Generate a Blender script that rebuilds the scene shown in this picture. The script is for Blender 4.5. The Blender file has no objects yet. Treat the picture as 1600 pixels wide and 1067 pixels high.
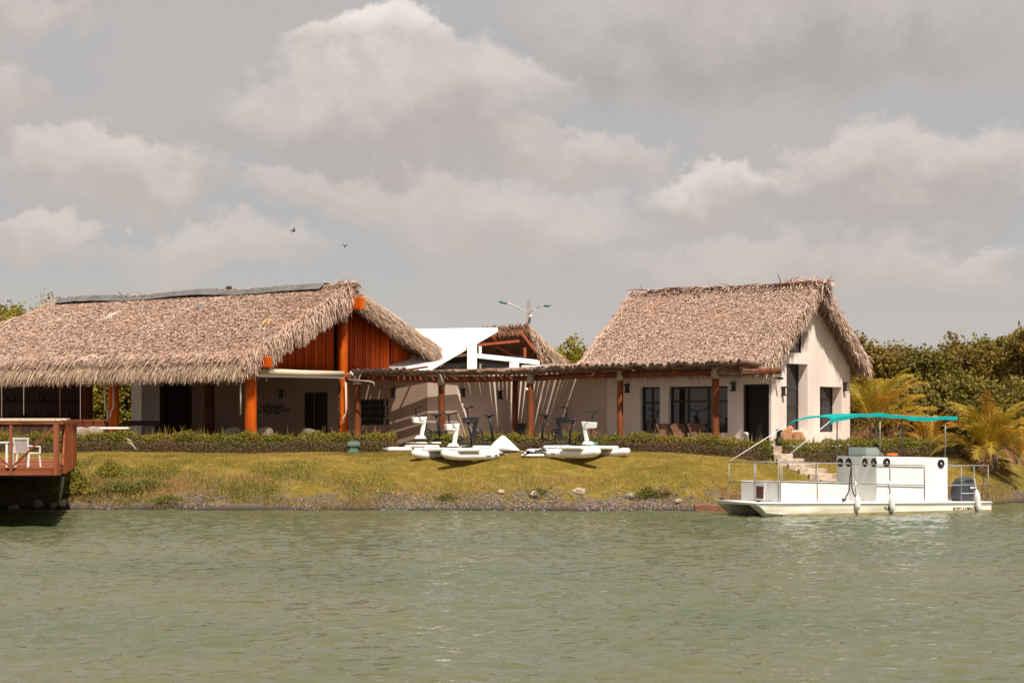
import bpy, math, random
import numpy as np
from mathutils import Vector, Matrix
random.seed(7)
rng = np.random.default_rng(11)
C = bpy.context.scene.collection
SC = bpy.context.scene
F, PX0, HOR, CZ = 3200.0, 800.0, 665.0, 3.0

# ------------------------------------------------------------------ camera
cam = bpy.data.cameras.new("camera"); camo = bpy.data.objects.new("camera", cam); C.objects.link(camo)
camo.location = (0, 0, CZ); camo.rotation_euler = (math.pi / 2, 0, 0)
cam.sensor_width = 36; cam.lens = 36 * F / 1600
cam.shift_y = (HOR - 533.5) / 1600
cam.clip_start = 0.5; cam.clip_end = 9000
SC.camera = camo

# ------------------------------------------------------------------ world
SUNV = Vector((0.24, -0.6, 1.0)).normalized()
sun_el = math.asin(SUNV.z); sun_rot = math.atan2(SUNV.x, SUNV.y)
world = bpy.data.worlds.new("World"); SC.world = world; world.use_nodes = True
nt = world.node_tree; nt.nodes.clear()
def wn(t, **k):
    n = nt.nodes.new(t)
    for a, b in k.items(): setattr(n, a, b)
    return n
def wm(op, a, b=None, c=None):
    n = wn('ShaderNodeMath', operation=op)
    for i, x in enumerate((a, b, c)):
        if x is None: continue
        if isinstance(x, (int, float)): n.inputs[i].default_value = x
        else: nt.links.new(x, n.inputs[i])
    return n.outputs[0]
def wmix(f, a, b):
    n = wn('ShaderNodeMix', data_type='RGBA')
    for s, x in ((n.inputs[0], f), (n.inputs[6], a), (n.inputs[7], b)):
        if isinstance(x, (int, float)): s.default_value = x
        elif isinstance(x, tuple): s.default_value = (*x, 1)
        else: nt.links.new(x, s)
    return n.outputs[2]
tc = wn('ShaderNodeTexCoord'); sep = wn('ShaderNodeSeparateXYZ'); nt.links.new(tc.outputs['Generated'], sep.inputs[0])
dx, dy, dz = sep.outputs
az = wm('ARCTAN2', dx, dy)
hyp = wm('SQRT', wm('ADD', wm('MULTIPLY', dx, dx), wm('MULTIPLY', dy, dy)))
el = wm('ARCTAN2', dz, hyp)
def vnoise(scale, detail, rough, off=0.0):
    cx = wn('ShaderNodeCombineXYZ')
    nt.links.new(wm('ADD', dx, off), cx.inputs[0]); nt.links.new(dy, cx.inputs[1]); nt.links.new(wm('MULTIPLY', dz, 1.2), cx.inputs[2])
    n = wn('ShaderNodeTexNoise'); n.inputs['Scale'].default_value = scale
    n.inputs['Detail'].default_value = detail; n.inputs['Roughness'].default_value = rough
    nt.links.new(cx.outputs[0], n.inputs['Vector']); return n
def wmap(v, a, b, c=0.0, d=1.0, smooth=True):
    m = wn('ShaderNodeMapRange', interpolation_type='SMOOTHSTEP' if smooth else 'LINEAR'); nt.links.new(v, m.inputs[0])
    for k, q in enumerate((a, b, c, d)): m.inputs[k + 1].default_value = q
    return m.outputs[0]
wz = vnoise(13, 9, .60); sp = wn('ShaderNodeSeparateColor'); nt.links.new(wz.outputs[1], sp.inputs[0])
wz2 = vnoise(46, 6, .6, 4.0); sp2 = wn('ShaderNodeSeparateColor'); nt.links.new(wz2.outputs[1], sp2.inputs[0])
def warped(base, c1, c2, amp1, amp2):
    return wm('ADD', wm('ADD', base, wm('MULTIPLY', wm('SUBTRACT', c1, .5), amp1)), wm('MULTIPLY', wm('SUBTRACT', c2, .5), amp2))
azw = warped(az, sp.outputs[0], sp2.outputs[0],   .115, .034); elw = warped(el, sp.outputs[1], sp2.outputs[1], .075, .026)
fine = vnoise(30, 9, .62, 9.0).outputs[0]; broad = vnoise(7, 5, .5, 2.0).outputs[0]
def lin(r, g_, b): return tuple((c / 255.) ** 2.2 for c in (r * 1.015, g_ * .997, b * .990))
skyc = wmix(wmap(el, 0.0, .12), lin(193, 190, 185), lin(176, 180, 182))
skyc = wmix(wmap(broad, .40, .62, 0, .55), skyc, lin(188, 181, 177))
# cloud banks of the real sky: azimuth, elevation, half widths, colour of base, colour of the sunlit top, sharpness
CL = [(330, 400, 190, 55, (190, 183, 178), (198, 189, 183), .5), (545, 300, 170, 42, (187, 180, 176), (201, 192, 187), .8), (1480, 420, 160, 40, (188, 182, 178), (200, 193, 188), .8), (860, 245, 120, 50, (186, 179, 175), (203, 195, 190), .8), (1250, 410, 330, 60, (186, 180, 176), (192, 185, 181), .5), (800, 345, 250, 70, (186, 180, 176), (196, 189, 184), .5),
      (60, 395, 90, 55, (189, 181, 176), (203, 193, 187), .8), (1440, 300, 270, 85, (178, 172, 168), (203, 194, 189), .7), (1130, 300, 120, 55, (184, 177, 173), (212, 203, 197), .9),
      (190, 275, 210, 75, (183, 176, 171), (207, 197, 191), .85), (10, 165, 70, 75, (184, 176, 172), (196, 187, 182), .8), (40, 22, 110, 36, (184, 177, 172), (192, 183, 178), .7),
      (1190, 60, 470, 125, (168, 163, 160), (188, 183, 179), .5), (960, 250, 95, 50, (186, 179, 175), (198, 190, 185), .7), (650, 185, 320, 110, (176, 170, 166), (204, 196, 191), .8), (585, 85, 135, 62, (196, 188, 183), (232, 224, 217), .95)]
for px_, py_, sx_, sy_, cb, ct, sh in CL:
    a = wm('DIVIDE', wm('SUBTRACT', azw, (px_ - 800) / F), sx_ / F); b = wm('DIVIDE', wm('SUBTRACT', elw, (665 - py_) / F), sy_ / F)
    # flat base: the lower half falls off softly, the upper half is crisp
    r = wm('SQRT', wm('ADD', wm('MULTIPLY', a, a), wm('MULTIPLY', b, b)))
    soft = wmap(r, 1.15, .45); crisp = wmap(r, 1.10, .80)
    up_ = wmap(b, -.2, .6)
    mask = wm('ADD', wm('MULTIPLY', soft, wm('SUBTRACT', 1.0, wm('MULTIPLY', up_, sh))), wm('MULTIPLY', crisp, wm('MULTIPLY', up_, sh)))
    tone = wm('ADD', wmap(b, -.55, .85), wm('MULTIPLY', wm('SUBTRACT', fine, .5), 1.7))
    cc = wn('ShaderNodeMix', data_type='RGBA'); cc.clamp_factor = True; nt.links.new(tone, cc.inputs[0]); cc.inputs[6].default_value = (*lin(*[q + 4 for q in cb]), 1); cc.inputs[7].default_value = (*lin(*[q + 11 for q in ct]), 1)
    skyc = wmix(wm('MULTIPLY', mask, .92), skyc, cc.outputs[2])
skyc = wmix(wmap(el, 0.0, .075, .45, 0.0), skyc, lin(190, 185, 181))
sky = wn('ShaderNodeTexSky', sky_type='NISHITA'); sky.sun_disc = False
sky.sun_elevation = sun_el; sky.sun_rotation = sun_rot; sky.air_density = 1.0; sky.dust_density = 2.0
bg1 = wn('ShaderNodeBackground'); nt.links.new(sky.outputs[0], bg1.inputs[0]); bg1.inputs[1].default_value = .06
bg2 = wn('ShaderNodeBackground'); nt.links.new(skyc, bg2.inputs[0]); bg2.inputs[1].default_value = .765
mxs = wn('ShaderNodeMixShader'); nt.links.new(bg1.outputs[0], mxs.inputs[1]); nt.links.new(bg2.outputs[0], mxs.inputs[2])
mxs.inputs[0].default_value = .96
wo = wn('ShaderNodeOutputWorld'); nt.links.new(mxs.outputs[0], wo.inputs[0])

sl = bpy.data.lights.new("sun", 'SUN'); sl.energy = 4.9; sl.angle = math.radians(.55); sl.color = (1.0, .925, .82)
slo = bpy.data.objects.new("sun", sl); C.objects.link(slo); slo.rotation_euler = SUNV.to_track_quat('Z', 'Y').to_euler()
slo.location = (0, 0, 50)
SC.view_settings.view_transform = 'Standard'; SC.view_settings.look = 'None'; SC.view_settings.exposure = 0.44; SC.view_settings.gamma = 1
SC.render.engine = 'CYCLES'
SC.cycles.use_denoising = True
SC.cycles.max_bounces = 6; SC.cycles.transparent_max_bounces = 4

# ------------------------------------------------------------------ materials
def mat(name, c1, c2=None, scale=4.0, rough=.8, bump=0.0, bscale=None, island=0.0, metal=0.0, stretch=None, coat=0.0, spec=.4, c3=None, s3=.6, trans=0.0, detail=5):
    m = bpy.data.materials.new(name); m.use_nodes = True; t = m.node_tree; b = t.nodes['Principled BSDF']
    b.inputs['Roughness'].default_value = rough; b.inputs['Metallic'].default_value = metal
    b.inputs['Specular IOR Level'].default_value = spec
    if coat: b.inputs['Coat Weight'].default_value = coat
    co = t.nodes.new('ShaderNodeTexCoord'); vec = co.outputs['Object']
    if stretch:
        mp = t.nodes.new('ShaderNodeMapping'); mp.inputs['Scale'].default_value = stretch
        t.links.new(vec, mp.inputs[0]); vec = mp.outputs[0]
    def noise(s, d=detail):
        n = t.nodes.new('ShaderNodeTexNoise'); n.inputs['Scale'].default_value = s; n.inputs['Detail'].default_value = d
        t.links.new(vec, n.inputs['Vector']); return n.outputs[0]
    def mix(f, a, bb):
        x = t.nodes.new('ShaderNodeMix'); x.data_type = 'RGBA'
        for s, v in ((x.inputs[0], f), (x.inputs[6], a), (x.inputs[7], bb)):
            if isinstance(v, (float, int)): s.default_value = v
            elif isinstance(v, tuple): s.default_value = (*v, 1)
            else: t.links.new(v, s)
        return x.outputs[2]
    def ramp01(v, lo, hi):
        r = t.nodes.new('ShaderNodeMapRange'); t.links.new(v, r.inputs[0]); r.inputs[1].default_value = lo; r.inputs[2].default_value = hi
        return r.outputs[0]
    if c2 is None: c2 = tuple(x * .86 for x in c1)
    f = ramp01(noise(scale), .3, .7)
    if island:
        g = t.nodes.new('ShaderNodeNewGeometry')
        ml = t.nodes.new('ShaderNodeMix'); ml.data_type = 'FLOAT'; ml.inputs[0].default_value = island
        t.links.new(f, ml.inputs[2]); t.links.new(g.outputs['Random Per Island'], ml.inputs[3]); f = ml.outputs[0]
    col = mix(f, c1, c2)
    if c3 is not None: col = mix(ramp01(noise(s3, 3), .42, .66), col, c3)
    t.links.new(col, b.inputs['Base Color'])
    if trans:
        tr = t.nodes.new('ShaderNodeBsdfTranslucent'); t.links.new(col, tr.inputs[0])
        ms = t.nodes.new('ShaderNodeMixShader'); ms.inputs[0].default_value = trans
        t.links.new(b.outputs[0], ms.inputs[1]); t.links.new(tr.outputs[0], ms.inputs[2])
        t.links.new(ms.outputs[0], t.nodes['Material Output'].inputs[0])
    if bump:
        bn = t.nodes.new('ShaderNodeBump'); bn.inputs['Strength'].default_value = 1.0; bn.inputs['Distance'].default_value = bump
        t.links.new(noise(bscale or scale * 3, 4), bn.inputs['Height']); t.links.new(bn.outputs[0], b.inputs['Normal'])
    return m
M = {}
M['thatch'] = mat('thatch', (.74, .53, .42), (.19, .115, .08), 3, .95, island=.88, c3=(.46, .30, .225), s3=.35, spec=.1)
M['thatch_gold'] = mat('thatch_gold', (.70, .50, .29), (.27, .17, .09), 3, .95, island=.8, c3=(.42, .27, .15), s3=.8, spec=.1)
M['thatch_fringe'] = mat('thatch_fringe', (.70, .505, .375), (.18, .11, .075), 3, .95, island=.85, c3=(.44, .31, .21), s3=.8, spec=.1)
M['thatch_under'] = mat('thatch_under', (.22, .13, .08), (.08, .045, .03), 6, .95, spec=.1)
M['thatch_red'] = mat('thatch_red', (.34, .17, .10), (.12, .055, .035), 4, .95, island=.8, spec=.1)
M['orange_wood'] = mat('orange_wood', (.60, .120, .004), (.33, .048, .003), 2.6, .5, .006, 18, stretch=(1, 1, .25), spec=.15, c3=(.42, .062, .003), s3=3.0)
M['red_sticks'] = mat('red_sticks', (.66, .100, .008), (.17, .022, .004), 2.0, .5, island=.8, stretch=(1, 1, .2), spec=.15)
M['log'] = mat('log', (.21, .062, .022), (.09, .026, .011), 3, .7, .006, 14, stretch=(1, 1, .3), spec=.15)
M['rafter'] = mat('rafter', (.20, .095, .055), (.07, .032, .02), 3, .85, .006, 20, c3=(.34, .24, .17), s3=1.4)
M['rafter_end'] = mat('rafter_end', (.06, .035, .025), (.03, .018, .013), 10, .9)
M['rope'] = mat('rope', (.40, .30, .22), (.25, .18, .13), 30, .95)
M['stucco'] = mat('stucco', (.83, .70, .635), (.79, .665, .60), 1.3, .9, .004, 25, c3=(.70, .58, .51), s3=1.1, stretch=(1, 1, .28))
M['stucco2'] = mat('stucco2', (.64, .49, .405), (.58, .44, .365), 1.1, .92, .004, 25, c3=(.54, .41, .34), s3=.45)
M['stucco_shade'] = mat('stucco_shade', (.34, .235, .17), (.29, .20, .145), 1.0, .92, .003, 20)  # darker copy of the stucco, with shade put into the colour
M['white_roof'] = mat('white_roof', (.86, .85, .82), (.80, .79, .76), .8, .6)
M['white_wall'] = mat('white_wall', (.80, .74, .68), (.74, .68, .62), 1.0, .8)
M['dark_frame'] = mat('dark_frame', (.022, .021, .022), (.015, .014, .015), 3, .4)
M['glass'] = mat('glass', (.020, .021, .023), (.012, .012, .013), .6, .03, spec=.7)
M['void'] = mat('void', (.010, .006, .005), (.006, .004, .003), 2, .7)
M['dark_wood'] = mat('dark_wood', (.055, .018, .011), (.03, .010, .007), 2.5, .6, stretch=(3, 3, .3))
M['lamp_metal'] = mat('lamp_metal', (.05, .05, .052), (.03, .03, .032), 6, .45, metal=.5)
M['tarp_grey'] = mat('tarp_grey', (.16, .15, .14), (.10, .096, .09), 1.2, .8, .01, 6)
M['zinc'] = mat('zinc', (.34, .31, .27), (.24, .22, .19), 6, .5, metal=.4)
M['cream'] = mat('cream', (.62, .50, .36), (.55, .44, .31), 2, .7)
M['pvc'] = mat('pvc', (.62, .57, .52), (.52, .48, .44), 3, .5)
M['concrete'] = mat('concrete', (.36, .33, .29), (.28, .25, .22), 2, .9, .003, 30)
M['patio'] = mat('patio', (.42, .35, .28), (.33, .27, .21), .9, .9)
M['travertine'] = mat('travertine', (.66, .53, .42), (.36, .27, .20), 6, .9, .01, 18, c3=(.30, .22, .15), s3=2.2)
M['gelcoat'] = mat('gelcoat', (.85, .84, .83), (.82, .80, .785), .8, .28, coat=.3, c3=(.80, .77, .73), s3=.7)
M['hull_paint'] = mat('hull_paint', (.82, .78, .70), (.74, .69, .58), 1.4, .35, c3=(.52, .48, .34), s3=1.3, stretch=(.5, .5, 2.5))
M['hull_algae'] = mat('hull_algae', (.30, .26, .13), (.20, .17, .08), 3, .6, stretch=(.6, .6, 3))
M['steel'] = mat('steel', (.34, .31, .28), (.24, .22, .20), 8, .5, metal=.35)
M['turquoise'] = mat('turquoise', (.0, .52, .48), (.0, .42, .39), 1.2, .75, .008, 5, trans=.35)
M['engine'] = mat('engine', (.045, .052, .064), (.03, .035, .043), 2, .35, coat=.2)
M['black'] = mat('black_plastic', (.018, .018, .019), (.010, .010, .011), 5, .5)
M['rubber_white'] = mat('rubber_white', (.80, .77, .74), (.74, .71, .67), 2.5, .5)
M['orange_plastic'] = mat('orange_plastic', (.75, .17, .03), (.6, .12, .02), 3, .5)
M['brown_door'] = mat('brown_door', (.10, .035, .022), (.07, .025, .016), 8, .6)
M['pale_console'] = mat('pale_console', (.66, .72, .67), (.62, .68, .63), 2, .4)
M['pvc_inflate'] = mat('pvc_inflate', (.80, .775, .74), (.75, .72, .69), 1.8, .38)
M['bike_white'] = mat('bike_white', (.80, .78, .75), (.76, .74, .71), 2, .35)
M['bike_black'] = mat('bike_black', (.022, .022, .024), (.012, .012, .013), 4, .4)
M['bike_logo'] = mat('bike_logo', (.55, .57, .60), None, 8, .5)
M['grey_mark'] = mat('grey_mark', (.16, .16, .16), (.10, .10, .10), 8, .5)
M['navy'] = mat('navy', (.03, .035, .06), None, 5, .8)
M['deck_wood'] = mat('deck_wood', (.25, .062, .016), (.11, .024, .008), 2.0, .6, .004, 20, stretch=(.3, .3, 2.5), spec=.15, c3=(.26, .085, .04), s3=1.5)
M['deck_post'] = mat('deck_post', (.24, .062, .014), (.10, .023, .007), 3.0, .6, .004, 20, stretch=(2, 2, .25), spec=.15, c3=(.27, .09, .045), s3=1.5)
M['chair_white'] = mat('chair_white', (.80, .77, .73), None, 3, .5)
M['wicker'] = mat('wicker', (.26, .21, .17), (.15, .12, .095), 40, .8)
M['lounger'] = mat('lounger', (.23, .105, .06), (.14, .06, .035), 5, .7)
M['terracotta'] = mat('terracotta', (.50, .235, .115), (.38, .165, .08), 2.4, .8, .01, 6)
M['brick_red'] = mat('brick_red', (.26, .095, .05), (.14, .06, .035), 4, .8, .02, 8)
M['lamp_green'] = mat('lamp_green', (.12, .22, .18), (.08, .16, .13), 4, .5)
M['stone'] = mat('stone', (.34, .275, .225), (.20, .155, .125), 5, .95, .02, 12)
M['pale_stone'] = mat('pale_stone', (.50, .40, .30), (.28, .21, .155), 4, .95, .02, 10)
M['pebble'] = mat('pebble', (.30, .245, .21), (.075, .055, .05), 3, .95, island=.95)
M['foliage'] = mat('foliage', (.42, .28, .045), (.065, .062, .014), .5, .7, island=.6, trans=.3, c3=(.20, .135, .03), s3=.45, spec=.25)
M['foliage_dark'] = mat('foliage_dark', (.28, .215, .035), (.045, .050, .011), .5, .7, island=.6, trans=.25, spec=.25)
M['foliage_light'] = mat('foliage_light', (.36, .28, .03), (.15, .14, .018), .5, .7, island=.6, trans=.3, spec=.25)
M['seedpod'] = mat('seedpod', (.48, .26, .17), (.16, .075, .045), .8, .8, island=.7)
M['bark'] = mat('bark', (.17, .12, .09), (.10, .07, .05), 5, .95)
M['frond'] = mat('frond', (.60, .40, .035), (.20, .165, .015), .9, .55, island=.5, trans=.35, c3=(.50, .31, .03), s3=.5, spec=.4)
M['frond_gold'] = mat('frond_gold', (.56, .31, .03), (.34, .19, .015), .9, .55, island=.6, trans=.3, c3=(.55, .20, .03), s3=.7, spec=.4)
M['frond_dead'] = mat('frond_dead', (.30, .14, .06), (.16, .07, .03), .9, .8, island=.6)
M['hedge_green'] = mat('hedge_green', (.29, .25, .022), (.055, .075, .010), .8, .6, island=.65, trans=.25, c3=(.27, .20, .03), s3=.6, spec=.3)
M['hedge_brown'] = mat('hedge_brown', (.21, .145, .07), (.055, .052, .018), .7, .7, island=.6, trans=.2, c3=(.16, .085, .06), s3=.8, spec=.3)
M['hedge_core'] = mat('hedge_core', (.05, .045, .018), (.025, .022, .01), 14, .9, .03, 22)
M['blade'] = mat('blade', (.25, .165, .030), (.105, .080, .014), .25, .7, island=.5, trans=.25, c3=(.42, .27, .07), s3=.35, spec=.25)
M['blade_dry'] = mat('blade_dry', (.46, .33, .12), (.20, .15, .04), .3, .8, island=.7, trans=.2, c3=(.36, .20, .09), s3=.5)
M['weed'] = mat('weed', (.25, .22, .03), (.045, .065, .010), 1.2, .7, island=.7, trans=.25)
M['bird'] = mat('bird_feather', (.03, .028, .027), None, 5, .8)

# ------------------------------------------------------------------ helpers
def V3(*a): return np.array(a, float)
def tag(o, label=None, cat=None, group=None, kind=None):
    if label: o['label'] = label
    if cat: o['category'] = cat
    if group: o['group'] = group
    if kind: o['kind'] = kind
    return o
def thing(name, label, cat, loc=(0, 0, 0), rz=0.0, group=None):
    o = bpy.data.objects.new(name, None); C.objects.link(o); o.location = loc; o.rotation_euler = (0, 0, rz)
    o.empty_display_size = .2
    return tag(o, label, cat, group)
def origin(parent):
    l = np.zeros(3)
    while parent is not None: l = l + np.array(parent.location); parent = parent.parent
    return l
def raw_mesh(name, V, faces, m, parent=None, smooth=False, world=True):
    V = np.asarray(V, float).reshape(-1, 3)
    if parent is not None and world: V = V - origin(parent)
    me = bpy.data.meshes.new(name)
    me.from_pydata(V.tolist(), [], faces if isinstance(faces, list) else faces.tolist())
    ms = m if isinstance(m, (list, tuple)) else [m]
    for x in ms: me.materials.append(x)
    if smooth: me.polygons.foreach_set('use_smooth', [True] * len(me.polygons))
    me.update()
    o = bpy.data.objects.new(name, me); C.objects.link(o)
    if parent is not None: o.parent = parent
    return o
def quads(name, V, m, parent=None, world=True):
    """V (N*4,3): independent quads"""
    V = np.asarray(V, float).reshape(-1, 3)
    n = len(V) // 4
    if parent is not None and world: V = V - origin(parent)
    return fastmesh(name, V, np.arange(n * 4).reshape(n, 4), m, parent)
def fastmesh(name, V, Q, m, parent=None, smooth=False):
    me = bpy.data.meshes.new(name); me.vertices.add(len(V)); me.vertices.foreach_set('co', V.astype(np.float32).ravel())
    k = Q.shape[1]; n = len(Q)
    me.loops.add(n * k); me.loops.foreach_set('vertex_index', Q.astype(np.int32).ravel())
    me.polygons.add(n); me.polygons.foreach_set('loop_start', np.arange(n, dtype=np.int32) * k)
    me.polygons.foreach_set('loop_total', np.full(n, k, dtype=np.int32))
    if smooth: me.polygons.foreach_set('use_smooth', np.ones(n, dtype=bool))
    me.materials.append(m); me.update(calc_edges=True); me.validate()
    o = bpy.data.objects.new(name, me); C.objects.link(o)
    if parent is not None: o.parent = parent
    return o
class MB:
    def __init__(s): s.v = []; s.f = []
    def add(s, V, Fc):
        n = len(s.v); s.v.extend([tuple(float(q) for q in x) for x in V]); s.f.extend([tuple(i + n for i in f) for f in Fc]); return s
    def box8(s, P):   # P[0..3] bottom loop, P[4..7] top loop
        return s.add(P, [(3, 2, 1, 0), (4, 5, 6, 7), (0, 1, 5, 4), (1, 2, 6, 5), (2, 3, 7, 6), (3, 0, 4, 7)])
    def box(s, x0, x1, y0, y1, z0, z1):
        return s.box8([(x0, y0, z0), (x1, y0, z0), (x1, y1, z0), (x0, y1, z0), (x0, y0, z1), (x1, y0, z1), (x1, y1, z1), (x0, y1, z1)])
    def bar(s, a, b, w, h=None, up=(0, 0, 1)):
        a = Vector(a); b = Vector(b); h = h or w; d = (b - a).normalized(); up = Vector(up)
        if abs(d.dot(up)) > .98: up = Vector((1, 0, 0))
        x = d.cross(up).normalized() * (w / 2); y = x.cross(d).normalized() * (h / 2)
        return s.box8([a - x - y, a + x - y, a + x + y, a - x + y, b - x - y, b + x - y, b + x + y, b - x + y])
    def tube(s, pts, r, n=10, cap=True):
        pts = [Vector(p) for p in pts]; k = len(pts); rs = r if isinstance(r, (list, tuple)) else [r] * k
        base = len(s.v); prev = None
        for i, p in enumerate(pts):
            d = (pts[min(i + 1, k - 1)] - pts[max(i - 1, 0)]).normalized()
            up = Vector((0, 0, 1)) if abs(d.z) < .95 else Vector((1, 0, 0))
            if prev is not None: x = (prev - d * prev.dot(d)).normalized()
            else: x = d.cross(up).normalized()
            prev = x; y = d.cross(x)
            for j in range(n):
                a = 2 * math.pi * j / n
                s.v.append(tuple(p + (x * math.cos(a) + y * math.sin(a)) * rs[i]))
        for i in range(k - 1):
            for j in range(n):
                a = base + i * n + j; b = base + i * n + (j + 1) % n
                s.f.append((a, b, b + n, a + n))
        if cap:
            s.f.append(tuple(base + j for j in reversed(range(n)))); s.f.append(tuple(base + (k - 1) * n + j for j in range(n)))
        return s
    def prism(s, poly, ext):
        n = len(poly); ext = Vector(ext); P = [Vector(p) for p in poly]
        return s.add(P + [p + ext for p in P], [tuple(reversed(range(n))), tuple(range(n, 2 * n))] + [(i, (i + 1) % n, n + (i + 1) % n, n + i) for i in range(n)])
    def ellipsoid(s, c, r, nu=14, nv=9, jitter=0.0):
        base = len(s.v)
        for i in range(nv + 1):
            th = math.pi * i / nv
            for j in range(nu):
                ph = 2 * math.pi * j / nu; q = 1 + random.uniform(-jitter, jitter)
                s.v.append((c[0] + r[0] * q * math.sin(th) * math.cos(ph), c[1] + r[1] * q * math.sin(th) * math.sin(ph), c[2] + r[2] * q * math.cos(th)))
        for i in range(nv):
            for j in range(nu):
                a = base + i * nu + j; b = base + i * nu + (j + 1) % nu
                s.f.append((a, b, b + nu, a + nu))
        return s
    def torus(s, c, nrm, R, r, nu=20, nv=8, a0=0, a1=2 * math.pi):
        nrm = Vector(nrm).normalized(); up = Vector((0, 0, 1)) if abs(nrm.z) < .9 else Vector((1, 0, 0))
        x = nrm.cross(up).normalized(); y = nrm.cross(x)
        full = abs(a1 - a0 - 2 * math.pi) < 1e-6
        pts = [Vector(c) + (x * math.cos(a0 + (a1 - a0) * i / nu) + y * math.sin(a0 + (a1 - a0) * i / nu)) * R for i in range(nu + 1)]
        return s.tube(pts, r, nv, cap=not full)
    def disc(s, c, nrm, R, th=.01, n=18):
        nrm = Vector(nrm).normalized(); c = Vector(c); return s.tube([c - nrm * th / 2, c + nrm * th / 2], R, n)
    def build(s, name, m, parent=None, smooth=False, world=True, bevel=0.0):
        o = raw_mesh(name, s.v, s.f, m, parent, smooth, world)
        if bevel:
            b = o.modifiers.new('bevel', 'BEVEL'); b.width = bevel; b.segments = 2; b.limit_method = 'ANGLE'
        return o
def pix(px, py, Y): return V3((px - PX0) / F * Y, Y, CZ - (py - HOR) / F * Y)
def zof(py, Y): return CZ - (py - HOR) / F * Y
def hit(px, P, d):      # parameter t at which P + d*t is seen in column px
    k = (px - PX0) / F
    return (k * P[1] - P[0]) / (d[0] - k * d[1])
UU = np.array([-.8, .6]); VV = np.array([.6, .8])
def frame(P):           # building frame: a runs back-left along the front, b runs in behind it
    def g(a, b, z): return (P[0] + UU[0] * a + VV[0] * b, P[1] + UU[1] * a + VV[1] * b, z)
    return g
def wall_cells(mb, g, cuts, holes, z0, ztop, thick, bin=True):
    """g(a, depth, z) -> point. Wall from cuts[0] to cuts[-1], holes (a0,a1,z0,z1)."""
    cs = sorted(set(list(cuts) + [h[0] for h in holes] + [h[1] for h in holes]))
    cs = [c for c in cs if cuts[0] - 1e-6 <= c <= cuts[-1] + 1e-6]
    for a0, a1 in zip(cs[:-1], cs[1:]):
        mid = (a0 + a1) / 2; zs = z0; segs = []
        for h in sorted([h for h in holes if h[0] < mid < h[1]], key=lambda h: h[2]):
            if h[2] > zs: segs.append((zs, h[2], h[2]))
            zs = h[3]
        segs.append((zs, ztop(a0), ztop(a1)))
        for za, zb, zc in segs:
            mb.box8([g(a0, 0, za), g(a1, 0, za), g(a1, thick, za), g(a0, thick, za), g(a0, 0, zb), g(a1, 0, zc), g(a1, thick, zc), g(a0, thick, zb)])
    return mb
def nrmz(a): return a / np.maximum(np.linalg.norm(a, axis=-1, keepdims=True), 1e-9)
def strips(p0, d, nr, L, W, lift, droop):
    """thatch strands: three-station tapered ribbons. all arrays of length N -> (N*6,3), faces"""
    L = L[:, None]; W = W[:, None]; lift = lift[:, None]; droop = droop[:, None]
    side = nrmz(np.cross(d, nr)) * W / 2
    Z = np.array([[0, 0, 1.0]])
    m = p0 + d * L * .55 + nr * lift; e = p0 + d * L + nr * lift * 1.1 - Z * droop
    V = np.stack([p0 - side, p0 + side, m - side, m + side, e - side * .3, e + side * .3], 1).reshape(-1, 3)
    n = len(p0); b = np.arange(n)[:, None] * 6
    Q = np.concatenate([b + np.array([[0, 1, 3, 2]]), b + np.array([[2, 3, 5, 4]])], 0)
    return V, Q
class Strands:
    def __init__(s): s.V = []; s.Q = []; s.n = 0
    def add(s, V, Q): s.V.append(V); s.Q.append(Q + s.n); s.n += len(V)
    def patch(s, TL, TR, BR, BL, N, L=(.2, .42), W=(.02, .05), lift=(.02, .09), yaw=.55, up=1):
        TL, TR, BR, BL = map(lambda q: np.array(q, float), (TL, TR, BR, BL))
        s_, t_ = rng.random(N)[:, None], rng.random(N)[:, None]
        top = TL + (TR - TL) * s_; bot = BL + (BR - BL) * s_
        p = top + (bot - top) * t_
        dn = nrmz(bot - top); nr = nrmz(np.cross(TR - TL, BL - TL)[None, :])
        if nr[0, 2] * up < 0: nr = -nr
        nr = np.repeat(nr, N, 0); sd = nrmz(np.cross(dn, nr))
        y = rng.normal(0, yaw, N)[:, None]
        d = dn * np.cos(y) + sd * np.sin(y)
        s.add(*strips(p, d, nr + sd * rng.normal(0, .5, N)[:, None], rng.uniform(*L, N), rng.uniform(*W, N), rng.uniform(*lift, N), np.zeros(N)))
    def edge(s, A, B, dirv, N, L=(.5, .9), W=(.02, .05), spread=.18, jit=.06, nr=(0, -1, .3), droop=(0, .1), curve=None):
        A, B = np.array(A, float), np.array(B, float); t = rng.random(N)[:, None]
        p = A + (B - A) * t + rng.normal(0, jit, (N, 3))
        d = nrmz(np.array(dirv, float)[None, :] + rng.normal(0, spread, (N, 3)))
        n_ = nrmz(np.array(nr, float)[None, :] + rng.normal(0, .35, (N, 3)))
        s.add(*strips(p, d, n_, rng.uniform(*L, N), rng.uniform(*W, N), rng.uniform(0, .05, N), rng.uniform(*droop, N)))
    def build(s, name, m, parent=None):
        V = np.concatenate(s.V); Q = np.concatenate(s.Q)
        if parent is not None: V = V - origin(parent)
        return fastmesh(name, V, Q, m, parent)

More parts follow.
